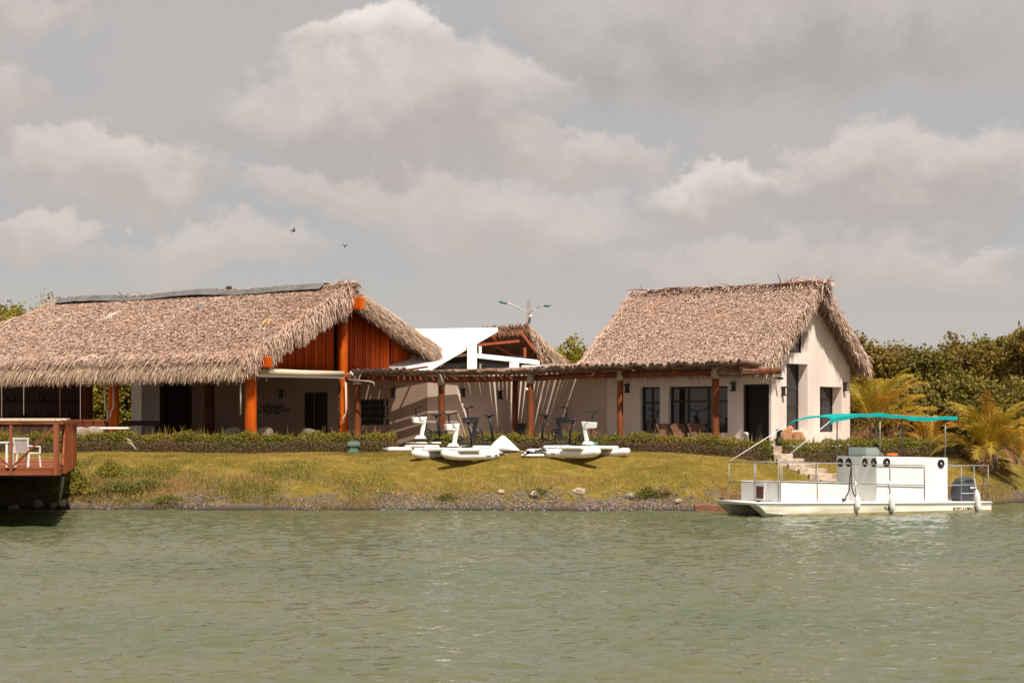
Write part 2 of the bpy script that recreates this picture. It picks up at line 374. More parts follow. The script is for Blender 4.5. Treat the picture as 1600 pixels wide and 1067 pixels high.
# ------------------------------------------------------------------ terrain
SH = [(-900, 74.5), (-200, 74.2), (0, 73.9), (92, 73.4), (104, 72.9), (300, 72.7), (600, 72.5), (900, 72.1), (1080, 71.9), (1150, 72.7), (1300, 74.6), (1450, 76.0), (1540, 76.8), (1600, 80.0), (1700, 86), (2300, 96)]
SHX = np.array([(p - 800) / F * y for p, y in SH]); SHY = np.array([y for _, y in SH])
def shore(X): return np.interp(X, SHX, SHY)
def hashn(X, Y, s, seed):
    r = np.random.default_rng(seed); v = 0
    for k in range(5):
        a = r.uniform(0, 6.28); fx, fy = math.cos(a) * s * (1 + k * .7), math.sin(a) * s * (1 + k * .7)
        v = v + np.sin(X * fx + Y * fy + r.uniform(0, 6.28)) / (1 + k * .7)
    return v / 2.3
def gz(X, Y):
    X = np.asarray(X, float); Y = np.asarray(Y, float)
    d = Y - shore(X) + .22 * hashn(X, Y, 1.3, 3)
    z = np.interp(d, [-60, -6, -1, 0, .35, .9, 2, 3.6, 4.8, 6.5, 9, 30], [-3, -2, -.35, -.03, .18, .58, 1.06, 1.56, 1.84, 1.97, 2.0, 2.0])
    bank = np.clip(1 - np.abs(d - .8) / 1.4, 0, 1)
    return z + .045 * hashn(X, Y, .9, 5) * np.clip(d / 2, 0, 1) * np.clip((9 - d) / 3, 0, 1) + bank * (.05 * hashn(X, Y, 5, 8) + .03 * hashn(X, Y, 11, 9))
xs = np.unique(np.concatenate([np.linspace(-4000, -60, 14), np.linspace(-60, -24, 40), np.arange(-24, 26, .2), np.linspace(26, 60, 36), np.linspace(60, 4000, 14)]))
ys = np.unique(np.concatenate([np.linspace(-60, 66, 14), np.linspace(66, 71, 10), np.arange(71, 81, .16), np.arange(81, 92, .6), np.linspace(92, 140, 16), np.linspace(140, 6000, 20)]))
GX, GY = np.meshgrid(xs, ys); GZ = gz(GX, GY)
Vg = np.stack([GX.ravel(), GY.ravel(), GZ.ravel()], 1); nx, ny = len(xs), len(ys)
I = (np.arange(ny - 1)[:, None] * nx + np.arange(nx - 1)[None, :]).ravel()
Qg = np.stack([I, I + 1, I + nx + 1, I + nx], 1)
gm = bpy.data.materials.new('ground'); gm.use_nodes = True; t = gm.node_tree; B = t.nodes['Principled BSDF']; B.inputs['Roughness'].default_value = .95
B.inputs['Specular IOR Level'].default_value = .15
co = t.nodes.new('ShaderNodeTexCoord')
def gn(s, d=6, r=.55, st=(1, 1, 1)):
    mp = t.nodes.new('ShaderNodeMapping'); mp.inputs['Scale'].default_value = st; t.links.new(co.outputs['Object'], mp.inputs[0])
    n = t.nodes.new('ShaderNodeTexNoise'); n.inputs['Scale'].default_value = s; n.inputs['Detail'].default_value = d; n.inputs['Roughness'].default_value = r
    t.links.new(mp.outputs[0], n.inputs['Vector']); return n.outputs[0]
def gr(v, a, b, c=0., dd=1.):
    r = t.nodes.new('ShaderNodeMapRange'); t.links.new(v, r.inputs[0])
    for i, q in enumerate((a, b, c, dd)): r.inputs[i + 1].default_value = q
    return r.outputs[0]
def gmx(f, a, b):
    x = t.nodes.new('ShaderNodeMix'); x.data_type = 'RGBA'
    for s, v in ((x.inputs[0], f), (x.inputs[6], a), (x.inputs[7], b)):
        if isinstance(v, float): s.default_value = v
        elif isinstance(v, tuple): s.default_value = (*v, 1)
        else: t.links.new(v, s)
    return x.outputs[2]
gs = t.nodes.new('ShaderNodeSeparateXYZ'); t.links.new(co.outputs['Object'], gs.inputs[0])
grass = gmx(gr(gn(.55), .38, .62), (.205, .138, .022), (.145, .112, .015))
grass = gmx(gr(gn(1.9, 5), .45, .7), grass, (.30, .20, .045))
grass = gmx(gr(gn(22, 3), .35, .75, 0, .45), grass, (.10, .09, .015))
dirt = gmx(gr(gn(7, 6), .35, .65), (.095, .068, .050), (.20, .145, .10))
dirt = gmx(gr(gn(40, 3), .5, .62), dirt, (.06, .048, .04))
hgt = t.nodes.new('ShaderNodeMath'); hgt.operation = 'ADD'; t.links.new(gs.outputs[2], hgt.inputs[0]); t.links.new(gr(gn(1.1, 6, .65), .3, .7, -.42, .42), hgt.inputs[1])
dirt = gmx(gr(gs.outputs[2], .03, .20), (.040, .032, .025), dirt)
col = gmx(gr(hgt.outputs[0], .28, .60), dirt, grass)
t.links.new(col, B.inputs['Base Color'])
bn = t.nodes.new('ShaderNodeBump'); bn.inputs['Distance'].default_value = .05; t.links.new(gn(16, 5, .7), bn.inputs['Height']); t.links.new(bn.outputs[0], B.inputs['Normal'])
tag(fastmesh('ground', Vg, Qg, gm, smooth=True), 'yellow green sloping lawn running down to the lagoon', None, kind='structure')

# water
WAVE = .50
wmn = bpy.data.materials.new('water'); wmn.use_nodes = True; t = wmn.node_tree; B = t.nodes['Principled BSDF']
B.inputs['Base Color'].default_value = (.075, .108, .052, 1); B.inputs['Roughness'].default_value = .06; B.inputs['IOR'].default_value = 1.33
B.inputs['Specular IOR Level'].default_value = .5
co = t.nodes.new('ShaderNodeTexCoord')
w1 = gn(1.15, 3, .5, (.75, 1.25, 1)); w2 = gn(4.2, 3, .55, (.7, 1.35, 1)); w3 = gn(.16, 2, .5, (.5, 1, 1)); w4 = gn(14, 2, .5, (.8, 1.2, 1))
def mm(op, a, b):
    n = t.nodes.new('ShaderNodeMath'); n.operation = op
    for i, x in enumerate((a, b)):
        if isinstance(x, (int, float)): n.inputs[i].default_value = x
        else: t.links.new(x, n.inputs[i])
    return n.outputs[0]
hh = mm('ADD', mm('MULTIPLY', w2, .060), mm('MULTIPLY', w4, .020))
hh = mm('MULTIPLY', hh, gr(w3, .35, .7, .7, 1.25))
bn = t.nodes.new('ShaderNodeBump'); bn.inputs['Distance'].default_value = 1.0; bn.inputs['Strength'].default_value = 1.0
t.links.new(hh, bn.inputs['Height']); t.links.new(bn.outputs[0], B.inputs['Normal'])
t.links.new(gmx(gr(gn(.09, 3), .35, .65), (.112, .108, .052), (.076, .094, .044)), B.inputs['Base Color'])
wx = np.unique(np.concatenate([[-900, -400, -200, -100, -60, -45], np.arange(-34, 34.01, .125), [45, 60, 100, 200, 400, 900]]))
wy = [-60.0, -20, 0, 8, 14]; yv = 17.0
while yv < 84: wy.append(yv); yv += .045 + .0016 * yv
wy = np.array(wy + [88, 95, 110, 130.0]); WX, WY = np.meshgrid(wx, wy); r_ = np.random.default_rng(5); WZ = np.zeros_like(WX)
for k in range(90):
    lam = .24 * (4.6 ** r_.random()); th = r_.normal(1.50, .40); kk = 2 * math.pi / lam; am = .0105 * lam ** .9
    ph = kk * (WX * math.cos(th) + WY * math.sin(th)) + r_.uniform(0, 6.28)
    WZ += am * (np.sin(ph) + .25 * np.sin(2 * ph)) * (.75 + .35 * np.sin(WX * r_.uniform(.05, .2) + WY * r_.uniform(.05, .2) + r_.uniform(0, 6)))
fade = np.clip((34 - np.abs(WX)) / 2, 0, 1) * np.clip((WY - 17) / 2, 0, 1) * np.clip((84 - WY) / 2, 0, 1)
WZ *= fade * WAVE
nx, ny = len(wx), len(wy); I = (np.arange(ny - 1)[:, None] * nx + np.arange(nx - 1)[None, :]).ravel()
tag(fastmesh('water', np.stack([WX.ravel(), WY.ravel(), WZ.ravel()], 1), np.stack([I, I + 1, I + nx + 1, I + nx], 1), wmn, smooth=True), 'rippled green lagoon water', None, kind='structure')

# patio slab under the buildings
Cc = np.array([10.125, 80.0])       # hut front corner
pt = [(-40, 99), (-40, 84.0), (-16, 82.5), (-10.6, 80.2), (-6, 81.6), (0.5, 81.6), (4.5, 81.0), (9.2, 78.9), (11.0, 79.0), (15.4, 85.0), (15, 99)]
mb = MB(); mb.prism([(x, y, 1.7) for x, y in pt], (0, 0, .37)); tag(mb.build('patio', M['patio']), 'pale patio paving under the buildings', None, kind='structure')
FZ = 2.07

# ------------------------------------------------------------------ the hut (right building)
hut = thing('thatched_hut', 'cream stucco cottage with a steep thatched gable roof, at the head of the stone steps', 'house', (Cc[0], Cc[1], FZ))
g = frame(Cc)
gf = lambda a, d, z: g(a, d, z)             # front wall: a back-left, depth inwards
gg = lambda b, d, z: g(d, b, z)             # gable wall: b back-right, depth inwards
WL, GL = 7.75, 6.57
def fa(px): return hit(px, Cc, UU)
def ga(px): return hit(px, Cc, VV)
door = (fa(1202), fa(1160), FZ, zof(600, 80.6))
win1 = (fa(1137), fa(1045), zof(676, 81.4), zof(603, 81.4))
win2 = (fa(1031), fa(1001), zof(677, 82.8), zof(604, 82.8))
door = (max(door[0], .095), door[1], door[2], door[3])
mb = MB(); wall_cells(mb, gf, [0.0, WL], [door, win1, win2], FZ, lambda a: 5.55, .35)
mb.build('front_wall', M['stucco'], hut)
apex = GL / 2
SL = .80
def gtop(b): return 5.60 + (apex - abs(b - apex)) * SL
tw = (ga(1229), ga(1262), zof(672, 81.4), zof(568, 81.4)); uw = (1.05, ga(1262), zof(551, 81.4), 6.78)
sw = (ga(1281), ga(1315), zof(675, 83.6), zof(604, 83.6))
mb = MB(); wall_cells(mb, lambda b, d, z: gg(b, d - .002, z), [0.0, .6], [], FZ - .3, gtop, .09); wall_cells(mb, lambda b, d, z: gg(b, d - .002, z), [.6, apex, GL], [tw, uw, sw], FZ - .3, gtop, .46)
mb.build('gable_wall', M['stucco'], hut)
mb = MB(); wall_cells(mb, lambda b, d, z: g(WL - .35 + d, b, z), [.35, apex, GL], [], FZ, gtop, .35); mb.build('gable_wall', M['stucco'], hut)
mb = MB(); wall_cells(mb, lambda a, d, z: g(a, GL - .35 + d, z), [.35, WL - .35], [], FZ, lambda a: 5.55, .35); mb.build('rear_wall', M['stucco'], hut)
def window(parent, gfun, w, cols, rows, dep=.2, name='window', fr=.07, glass='glass'):
    a0, a1, z0, z1 = w
    mb = MB()
    def bx(x0, x1, za, zb, d0=dep, d1=dep + .07): mb.box8([gfun(x0, d0, za), gfun(x1, d0, za), gfun(x1, d1, za), gfun(x0, d1, za), gfun(x0, d0, zb), gfun(x1, d0, zb), gfun(x1, d1, zb), gfun(x0, d1, zb)])
    bx(a0, a0 + fr, z0, z1); bx(a1 - fr, a1, z0, z1); bx(a0 + fr, a1 - fr, z0, z0 + fr); bx(a0 + fr, a1 - fr, z1 - fr, z1)
    for c in cols: x = a0 + (a1 - a0) * c; bx(x - fr / 2, x + fr / 2, z0 + fr, z1 - fr, dep + .003, dep + .067)
    for r in rows: z = z0 + (z1 - z0) * r; bx(a0 + fr, a1 - fr, z - fr / 2, z + fr / 2, dep + .006, dep + .064)
    o = mb.build(name, M['dark_frame'], parent)
    p = MB(); d = dep + .035
    p.box8([gfun(a0 + fr, d, z0 + fr), gfun(a1 - fr, d, z0 + fr), gfun(a1 - fr, d + .012, z0 + fr), gfun(a0 + fr, d + .012, z0 + fr),
            gfun(a0 + fr, d, z1 - fr), gfun(a1 - fr, d, z1 - fr), gfun(a1 - fr, d + .012, z1 - fr), gfun(a0 + fr, d + .012, z1 - fr)])
    po = raw_mesh('pane', p.v, p.f, M[glass], o)
    return o
# panes are grandchildren: their vertices must be relative to the thing, the window part sits at its origin
window(hut, gf, win1, [.36, .70], [.68], .16, fr=.09)
window(hut, gf, win2, [.5], [.66], .16, fr=.08)
window(hut, gg, tw, [.42], [.62, .35], .42, fr=.08)
window(hut, gg, uw, [], [], .30, fr=.07)
window(hut, gg, sw, [.45], [.72], .42, fr=.08)
# door: frame, with a near-black sheet standing for the dark opening
dm = MB()
for a0_, a1_, za_, zb_ in ((door[0], door[0] + .08, FZ, door[3]), (door[1] - .08, door[1], FZ, door[3]), (door[0] + .08, door[1] - .08, door[3] - .08, door[3])):
    dm.box8([gf(a0_, .12, za_), gf(a1_, .12, za_), gf(a1_, .22, za_), gf(a0_, .22, za_), gf(a0_, .12, zb_), gf(a1_, .12, zb_), gf(a1_, .22, zb_), gf(a0_, .22, zb_)])
do = dm.build('door', M['dark_frame'], hut)
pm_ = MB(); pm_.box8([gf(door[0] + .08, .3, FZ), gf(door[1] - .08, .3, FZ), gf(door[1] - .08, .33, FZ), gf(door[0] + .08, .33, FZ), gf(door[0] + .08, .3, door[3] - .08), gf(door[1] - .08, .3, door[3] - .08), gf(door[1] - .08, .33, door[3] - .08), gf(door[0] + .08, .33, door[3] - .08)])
pm_.build('door_void', M['void'], do)
def wall_lamp(parent, p, n, w=.17, h=.36):
    n = Vector((n[0], n[1], 0)).normalized(); s = Vector((-n.y, n.x, 0)); p = Vector(p)
    mb = MB()
    for z0, z1, ww, d in ((-h / 2, -h / 2 + .05, w, .15), (h / 2 - .06, h / 2, w * 1.1, .17), (-h / 2 + .05, h / 2 - .06, w * .78, .11)):
        q = [p + s * (ww / 2) * i + n * j + Vector((0, 0, z)) for z in (z0, z1) for i, j in ((-1, 0.0), (1, 0.0), (1, d), (-1, d))]
        mb.box8(q)
    return mb.build('wall_lamp', M['lamp_metal'], parent)
fn = (-.6, -.8); gn_ = (.8, -.6)
for px, py in ((981, 607), (1147, 604)):
    a = fa(px); q = g(a, -.002, 0); wall_lamp(hut, (q[0], q[1], zof(py, q[1])), fn)
for px, py in ((1222, 611), (1318, 604)):
    b = ga(px); q = g(-.004, b, 0); wall_lamp(hut, (q[0], q[1], zof(py, q[1])), gn_)
cm = MB(); q = Vector(g(.25, -.0, zof(592, 80))); cm.bar(q, q + Vector((-.1, -.14, 0)), .05); cm.ellipsoid(tuple(q + Vector((-.14, -.2, -.04))), (.07, .07, .06)); cm.build('security_camera', M['rubber_white'], hut, smooth=True)
cm = MB(); q = Vector(g(0, .25, zof(590, 80))); cm.bar(q, q + Vector((.2, -.15, 0)), .05); cm.bar(q + Vector((.14, -.12, -.02)), q + Vector((.3, -.22, -.03)), .09); cm.build('security_camera', M['black'], hut)

# hut roof
RT = 8.62; TH = .34
ov = .36; ovF = .58
def rp(a, b, dz=0.0):   # roof surface point: a along the ridge, b across (0 near wall .. GL)
    return np.array(g(a, b, RT - abs(b - apex) * SL * 1.0 + dz))
rmb = MB()
aL = hit(990, np.array(g(0, apex, 0))[:2], UU)
eb, eF = -.60, GL + .38
for b0, o_ in ((eb, ov), (eF, ovF)):
    rmb.box8([rp(-o_, b0, -TH), rp(aL, b0, -TH), rp(aL, apex, -TH), rp(-o_, apex, -TH), rp(-o_, b0), rp(aL, b0), rp(aL, apex), rp(-o_, apex)])
roof = rmb.build('thatched_roof', M['thatch_under'], hut)
st = Strands()
st.patch(rp(aL, apex), rp(-ov, apex), rp(-ov, eb), rp(aL, eb), 46000, L=(.11, .27), W=(.018, .045), lift=(.02, .09), yaw=.65)
st.patch(rp(aL, apex), rp(-ov, apex), rp(-ov, eF), rp(aL, eF), 3500, L=(.3, .5), W=(.03, .07))
dn_f = np.array([-VV[0], -VV[1], -SL]) / math.hypot(1, SL); dn_b = np.array([VV[0], VV[1], -SL]) / math.hypot(1, SL)
out = np.array([.8, -.6, 0])
for k in range(3):
    st.edge(rp(-ov, eb + .1, -.05 - k * .1), rp(aL, eb + .1, -.05 - k * .1), dn_f * .6 + np.array([0, 0, -.7]), 2200, L=(.22, .48), W=(.02, .05), spread=.25, nr=(-.5, -.7, .3))
    st.edge(rp(aL, apex, -k * .1), rp(aL, eb, -k * .1), -out * .35 + dn_f * .8 + np.array([0, 0, -.3]), 900, L=(.15, .3), spread=.3)
# near rake (left side of the gable): shaggy, hanging outwards and down
for k in range(4):
    st.edge(rp(-ov + .05, apex, -.02 - k * .1), rp(-ov + .05, eb, -.02 - k * .1), out * .14 + dn_f * .75 + np.array([0, 0, -.5]), 1300, L=(.12, .34), W=(.02, .05), spread=.33, jit=.07, nr=out + (0, 0, .4), droop=(0, .15))
st.build('thatch', M['thatch'], roof)
st = Strands()
for k in range(5):  # far rake, thick layered edge seen from inside and side
    st.edge(rp(-ovF + .05, apex - .1, .02 - k * .11), rp(-ovF + .05, eF, .02 - k * .11), out * .25 + dn_b * .9 + np.array([0, 0, -.45]), 1500, L=(.2, .42), W=(.02, .05), spread=.25, jit=.06, nr=out, droop=(0, .12))
st.edge(rp(-ov, eF, -.1), rp(aL, eF, -.1), (0, 0, -1), 1500, L=(.3, .7), spread=.2)
for k in range(14):  # layered courses hanging under the overhang
    b = apex + .25 + (eF - apex - .3) * k / 14
    st.edge(rp(-ovF, b, -TH), rp(-.0, b, -TH), dn_b * .5 + np.array([0, 0, -.6]), 170, L=(.15, .3), W=(.03, .06), spread=.25, nr=out)
# shaggy ridge
for k in range(2):
    st.edge(rp(-ovF, apex, .03), rp(aL + .05, apex, .03), dn_f * 1.0 + (0, 0, .12), 2600, L=(.16, .36), spread=.32, jit=.05, nr=(0, -.3, 1))
st.edge(rp(-ovF - .08, apex, .04), rp(1.4, apex, .06), dn_b * .5 + out * .5 + (0, 0, .02), 1200, L=(.25, .5), spread=.42, jit=.09, nr=(0, -.3, 1), droop=(0, .2))
st.build('thatch', M['thatch'], roof)
# bundles on the ridge and grey ridge cover
mb = MB()
def cap_strip(mb, P, a0, a1, n, w, zt, b0, amp=.03):
    prev = None
    for i in range(n + 1):
        a = a0 + (a1 - a0) * i / n; z = zt + random.uniform(-amp, amp)
        ring = [P(a, b0 - w, z - w * .55), P(a, b0 - w * .4, z - .03), P(a, b0, z), P(a, b0 + w * .4, z - .03), P(a, b0 + w, z - w * .55)]
        if prev is not None:
            for k in range(4): mb.add([prev[k], prev[k + 1], ring[k + 1], ring[k]], [(0, 1, 2, 3)])
        prev = ring
cap_strip(mb, lambda a, b, z: g(a, b, z), .4, aL - .7, 24, .24, RT + .17, apex, .02)
mb.build('ridge_cover', M['dark_wood'], roof)
mb = MB()
for k in range(34):
    a = random.choice([random.uniform(-.9, 1.6), random.uniform(-.5, aL)]); q = Vector(g(a, apex + random.uniform(-.25, .2), RT + .12 + random.uniform(-.02, .06)))
    d_ = Vector((random.uniform(-1, 1), random.uniform(-.4, .4), random.uniform(-.03, .05))).normalized() * random.uniform(.25, .6)
    mb = MB(); mb.tube([q - d_, q + Vector((0, 0, .03)), q + d_], [.012, .02, .006], 5); mb.build('ridge_stick', M['thatch_red'], roof)

# ------------------------------------------------------------------ the pavilion (left building)
P2 = np.array([-6.99, 85.0]); aV = 5.49
P1 = P2 - VV * aV
pav = thing('thatched_pavilion', 'long open pavilion with low thatched roof, red stick gable and thick orange posts', 'pavilion', (P2[0], P2[1], FZ))
p = frame(P2)
LR = 17.6; PRT = 8.75; Z1 = 5.68; R1 = 6.3
def ps(a, r, dz=0.0):   # r<0 front slope, r>0 rear slope
    s_ = (PRT - Z1) / R1 if r < 0 else .43; return np.array(p(a, r, PRT - abs(r) * s_ + dz))
mb = MB(); T2 = .42
RB = 5.35
a0 = -.5
mb.box8([ps(a0, -R1, -T2), ps(LR + 3.3, -R1, -T2), ps(LR, 0, -T2), ps(a0, 0, -T2), ps(a0, -R1), ps(LR + 3.3, -R1), ps(LR, 0), ps(a0, 0)])
mb.box8([ps(a0, RB, -T2), ps(LR + 2.2, RB, -T2), ps(LR, 0, -T2), ps(a0, 0, -T2), ps(a0, RB), ps(LR + 2.2, RB), ps(LR, 0), ps(a0, 0)])
proof = mb.build('thatched_roof', M['thatch_under'], pav)
st = Strands()
st.patch(ps(LR, 0), ps(a0, 0), ps(a0, -R1), ps(LR + 3.3, -R1), 95000, L=(.11, .26), W=(.018, .045), lift=(.02, .085), yaw=.65)
dnp = np.array([-VV[0], -VV[1], -.5]); dnp /= np.linalg.norm(dnp); dnq = np.array([VV[0], VV[1], -.5]); dnq /= np.linalg.norm(dnq)
st.edge(ps(LR, 0), ps(LR + 3.3, -R1), dnp * .6 + np.array([-.8, .6, -.5]) * .5, 2500, L=(.2, .4), spread=.3)
for k in range(3): st.edge(ps(a0, -R1 + .30 - .12 * k, .0), ps(LR + 3.3, -R1 + .30 - .12 * k, .0), dnp + np.array([.03, 0, -.16 - .12 * k]), 5200, L=(.2, .42), W=(.02, .045), spread=.24, jit=.05, nr=(-.4, -.6, .7))
# right rake, near half: hanging locks
for k in range(4):
    st.edge(ps(a0 + .05, -.1, -.02 - k * .11), ps(a0 + .05, -R1, -.02 - k * .11), out * .22 + dnp * .7 + (0, 0, -.65), 1500, L=(.2, .48), W=(.02, .05), spread=.33, jit=.08, nr=out + (0, 0, .3), droop=(0, .18))
for k in range(170):
    f_ = random.random(); c0 = ps(a0 - .02, -R1 * f_, -.35); L_ = random.uniform(.25, .75)
    st.edge(c0 + rng.normal(0, .03, 3), c0 + np.array([-VV[0] * .1, -VV[1] * .1, 0]), out * .12 + np.array([0, 0, -1.0]), 26, L=(L_ * .6, L_), W=(.02, .045), spread=.10, jit=.03, nr=out)
st.build('thatch', M['thatch'], proof); st = Strands()
# eave fringe: long courses turning downwards
NC = 9
for k in range(NC):
    f_ = k / (NC - 1); r_ = R1 - .25 + f_ * .42; z_ = -.02 - f_ * .50
    base = lambda a: ps(a, -R1 + .25, 0) + np.array([-VV[0], -VV[1], 0]) * (f_ * .42) + np.array([0, 0, -.10 - f_ * .42])
    dirv = dnp * (1.0 - .75 * f_) + np.array([.05, 0, -.35 - .9 * f_])
    st.edge(base(a0), base(LR + 3.4), dirv, 4600, L=(.30, .62), W=(.018, .045), spread=.20, jit=.045, nr=(-.6, -.8, .3), droop=(0, .08))
st.build('eave_fringe', M['thatch_fringe'], proof)
def roof_pt(px, r):
    a_ = hit(px, P2 - VV * r, UU); return ps(a_, -r, .06)
M['straw'] = mat('straw', (.72, .48, .20), (.40, .25, .10), 6, .9, island=.6, spec=.1); M['straw_pale'] = mat('straw_pale', (.80, .68, .54), None, 6, .9, island=.4, spec=.1)
for px_, r_, w_, n_, mm_, L_ in ((419, 3.4, .34, 70, 'straw', (.15, .38)), (182, 2.0, .7, 26, 'straw_pale', (.25, .5))):
    c0 = roof_pt(px_, r_); s2 = Strands(); s2.edge(c0 - np.array([w_ * .5, -.2 * w_, .12]), c0 + np.array([w_ * .5, -.2 * w_, .12]), dnp + np.array([.15, 0, .05]), n_, L=L_, W=(.02, .04), spread=.2, jit=.09, nr=(0, -.5, 1)); s2.build('straw_patch', M[mm_], proof)
c0 = roof_pt(326, 1.35); mb = MB(); mb.add([c0 + np.array(q) for q in ((-.55, -.1, -.10), (-.1, -.35, -.22), (.45, -.1, -.05), (.6, .25, .12), (.1, .30, .14), (-.4, .2, .06))], [(0, 1, 2, 3, 4, 5)]); mb.build('tarp_patch', M['tarp_grey'], proof)
st = Strands()
st = Strands()
for k in range(5):      # far rake of the gable, combed down the slope
    st.edge(ps(a0 + .05, -.2, .05 - k * .11), ps(a0 + .05, RB, .05 - k * .11), out * .26 + dnq * 1.0 + (0, 0, -.32), 2600, L=(.3, .65), W=(.018, .04), spread=.16, jit=.05, nr=out + (0, 0, .4), droop=(0, .1))
st.edge(ps(a0, RB, -.1), ps(5, RB, -.1), (.2, .3, -1), 1500, L=(.3, .6), spread=.2)
st.edge(ps(a0 - .1, 0, .05), ps(a0 + 1.0, 0, .08), out * .9 + dnq * .5 + (0, 0, .12), 420, L=(.2, .42), spread=.4, jit=.06, nr=(0, -.3, 1), droop=(0, .1))
st.edge(ps(a0, 0, .03), ps(LR, 0, .03), dnp + (0, 0, .1), 3500, L=(.2, .4), spread=.35, jit=.05, nr=(0, -.3, 1))
st.build('thatch', M['thatch_fringe'], proof)
mb = MB(); cap_strip(mb, lambda a, b, z: p(a, b, z + .05 * math.sin(a * .9) * (1 if a > 3 else .3)), .9, LR - .1, 46, .50, PRT + .20, 0, .014); mb.build('ridge_cover', M['tarp_grey'], proof)
mb = MB(); q = p(hit(358, P2, UU), 0, PRT +   .24 + .05 * math.sin(hit(358, P2, UU) * .9)); mb.ellipsoid(q, (.14, .14, .09), jitter=.1); mb.build('ridge_vent', M['black'], proof)
mb = MB(); q = ps(a0 + .6, 3.4, .12); mb.ellipsoid(q, (.10, .10, .06), jitter=.1); mb.build('ridge_vent', M['black'], proof)
# posts
def post(parent, xy, z0, z1, r0, r1, m, name='post', n=14, wob=.0):
    mb = MB(); k = 7
    pts = [(xy[0] + random.uniform(-wob, wob), xy[1] + random.uniform(-wob, wob), z0 + (z1 - z0) * i / (k - 1)) for i in range(k)]
    mb.tube(pts, [r0 + (r1 - r0) * i / (k - 1) for i in range(k)], n)
    return mb.build(name, m, parent, smooth=True)
o = post(pav, P1, FZ, 5.22, .245, .225, M['orange_wood'], wob=.012)
mb = MB(); mb.tube([(P1[0], P1[1], 4.98), (P1[0], P1[1], 5.34)], .25, 14); mb.build('metal_collar', M['zinc'], o, smooth=True)
o = post(pav, P2, FZ, 7.75, .205, .165, M['orange_wood'], wob=.012)
mb = MB(); mb.tube([(P2[0], P2[1], 7.27), (P2[0], P2[1], 7.7), (P2[0], P2[1], 7.95)], [.178, .165, .09], 14); mb.build('metal_collar', M['zinc'], o, smooth=True)
for row, aa in ((-aV, 7.89), (-aV, 15.8), (0, 7.84), (0, 15.7), (5.0, 1.0), (4.6, 7.8)):
    q = p(aa, row, 0); post(pav, q, FZ, 6.0 if row else 7.9, .24, .22, M['orange_wood'] if row < 0 else M['log'], wob=.01)
def beam(parent, A, B_, w, h, m, name='beam', bev=.02):
    mb = MB(); mb.bar(A, B_, w, h); return mb.build(name, m, parent, bevel=bev)
beam(pav, p(-1.02, 0, 8.03), p(LR - .5, 0, 8.03), .36, .48, M['orange_wood'])
beam(pav, p(-.92, -aV + .1, 5.48), p(LR, -aV + .1, 5.48), .34, .40, M['orange_wood'])
# gable of upright sticks
mb = MB()
b_ = -5.2
while b_ < 4.95:
    w = random.uniform(.035, .065)
    if not (3.40 < b_ < 3.68) and not (abs(b_) < .12):
        zt = PRT - (abs(b_) * (PRT - Z1) / R1 if b_ < 0 else b_ * .43) - .45
        zb = 5.02 if b_ > 0 else 5.30
        a_ = .42 + random.uniform(-.02, .02)
        if b_ > 3.5: a_ += .12
        if zt > zb + .1:
            A_ = Vector(p(a_, b_, zb + random.uniform(-.02, .02))); mb.tube([A_, Vector(p(a_ + random.uniform(-.01, .01), b_ + random.uniform(-.015, .015), zt))], w / 2, 6)
    b_ += w * .98
mb.build('stick_gable', M['red_sticks'], pav, smooth=True)
mb = MB()
q = [p(.62, -5.2, 5.3), p(.62, 4.95, 5.1), p(.62, 4.95, 6.2), p(.62, 0, 8.3), p(.62, -5.2, 5.7)]
mb.prism(q, (-.04, .03, 0)); mb.build('gable_backing', M['dark_wood'], pav)
beam(pav, p(.3, -5.3, 5.16), p(.3, 4.0, 5.10), .2, .2, M['dark_wood'])
# pipes and rolled awning
def pipe(parent, pts, r, m, name='pipe'): mb = MB(); mb.tube(pts, r, 8); return mb.build(name, m, parent, smooth=True)
pipe(pav, [pix(376, 590, 79.9), pix(376, 648, 79.9)], .03, M['pvc'])
pipe(pav, [pix(540, 592, 84.6), pix(541, 645, 84.6), pix(537, 651, 84.6), pix(537, 661, 84.6)], .032, M['pvc'])
pipe(pav, [pix(164, 600, 84.8), pix(164, 637, 84.8), pix(168, 643, 84.8), pix(168, 660, 84.8)], .03, M['pvc'])
pipe(pav, [pix(177, 600, 84.7), pix(177, 637, 84.7), pix(173, 644, 84.7), pix(173, 652, 84.7)], .03, M['pvc'])
aw = thing('rolled_awning', 'cream awning rolled up tight between the two orange gable posts', 'awning', tuple(pix(470, 582, 82.2)))
A_, B_ = pix(405, 580, 80.4), pix(536, 584, 84.2); mb = MB(); mb.tube([A_, A_ * .5 + B_ * .5 + V3(0, 0, -.03), B_], [.13, .13, .11], 12); mb.build('fabric_roll', M['cream'], aw, smooth=True)
mb = MB(); mb.bar(A_ + V3(0, 0, -.17), B_ + V3(0, 0, -.15), .05, .09); mb.build('hem_bar', M['rubber_white'], aw)
mb = MB(); q = pix(416, 588, 80.8); mb.tube([q, q + V3(0, 0, -.2)], .012, 6); mb.build('crank_eye', M['rubber_white'], aw)

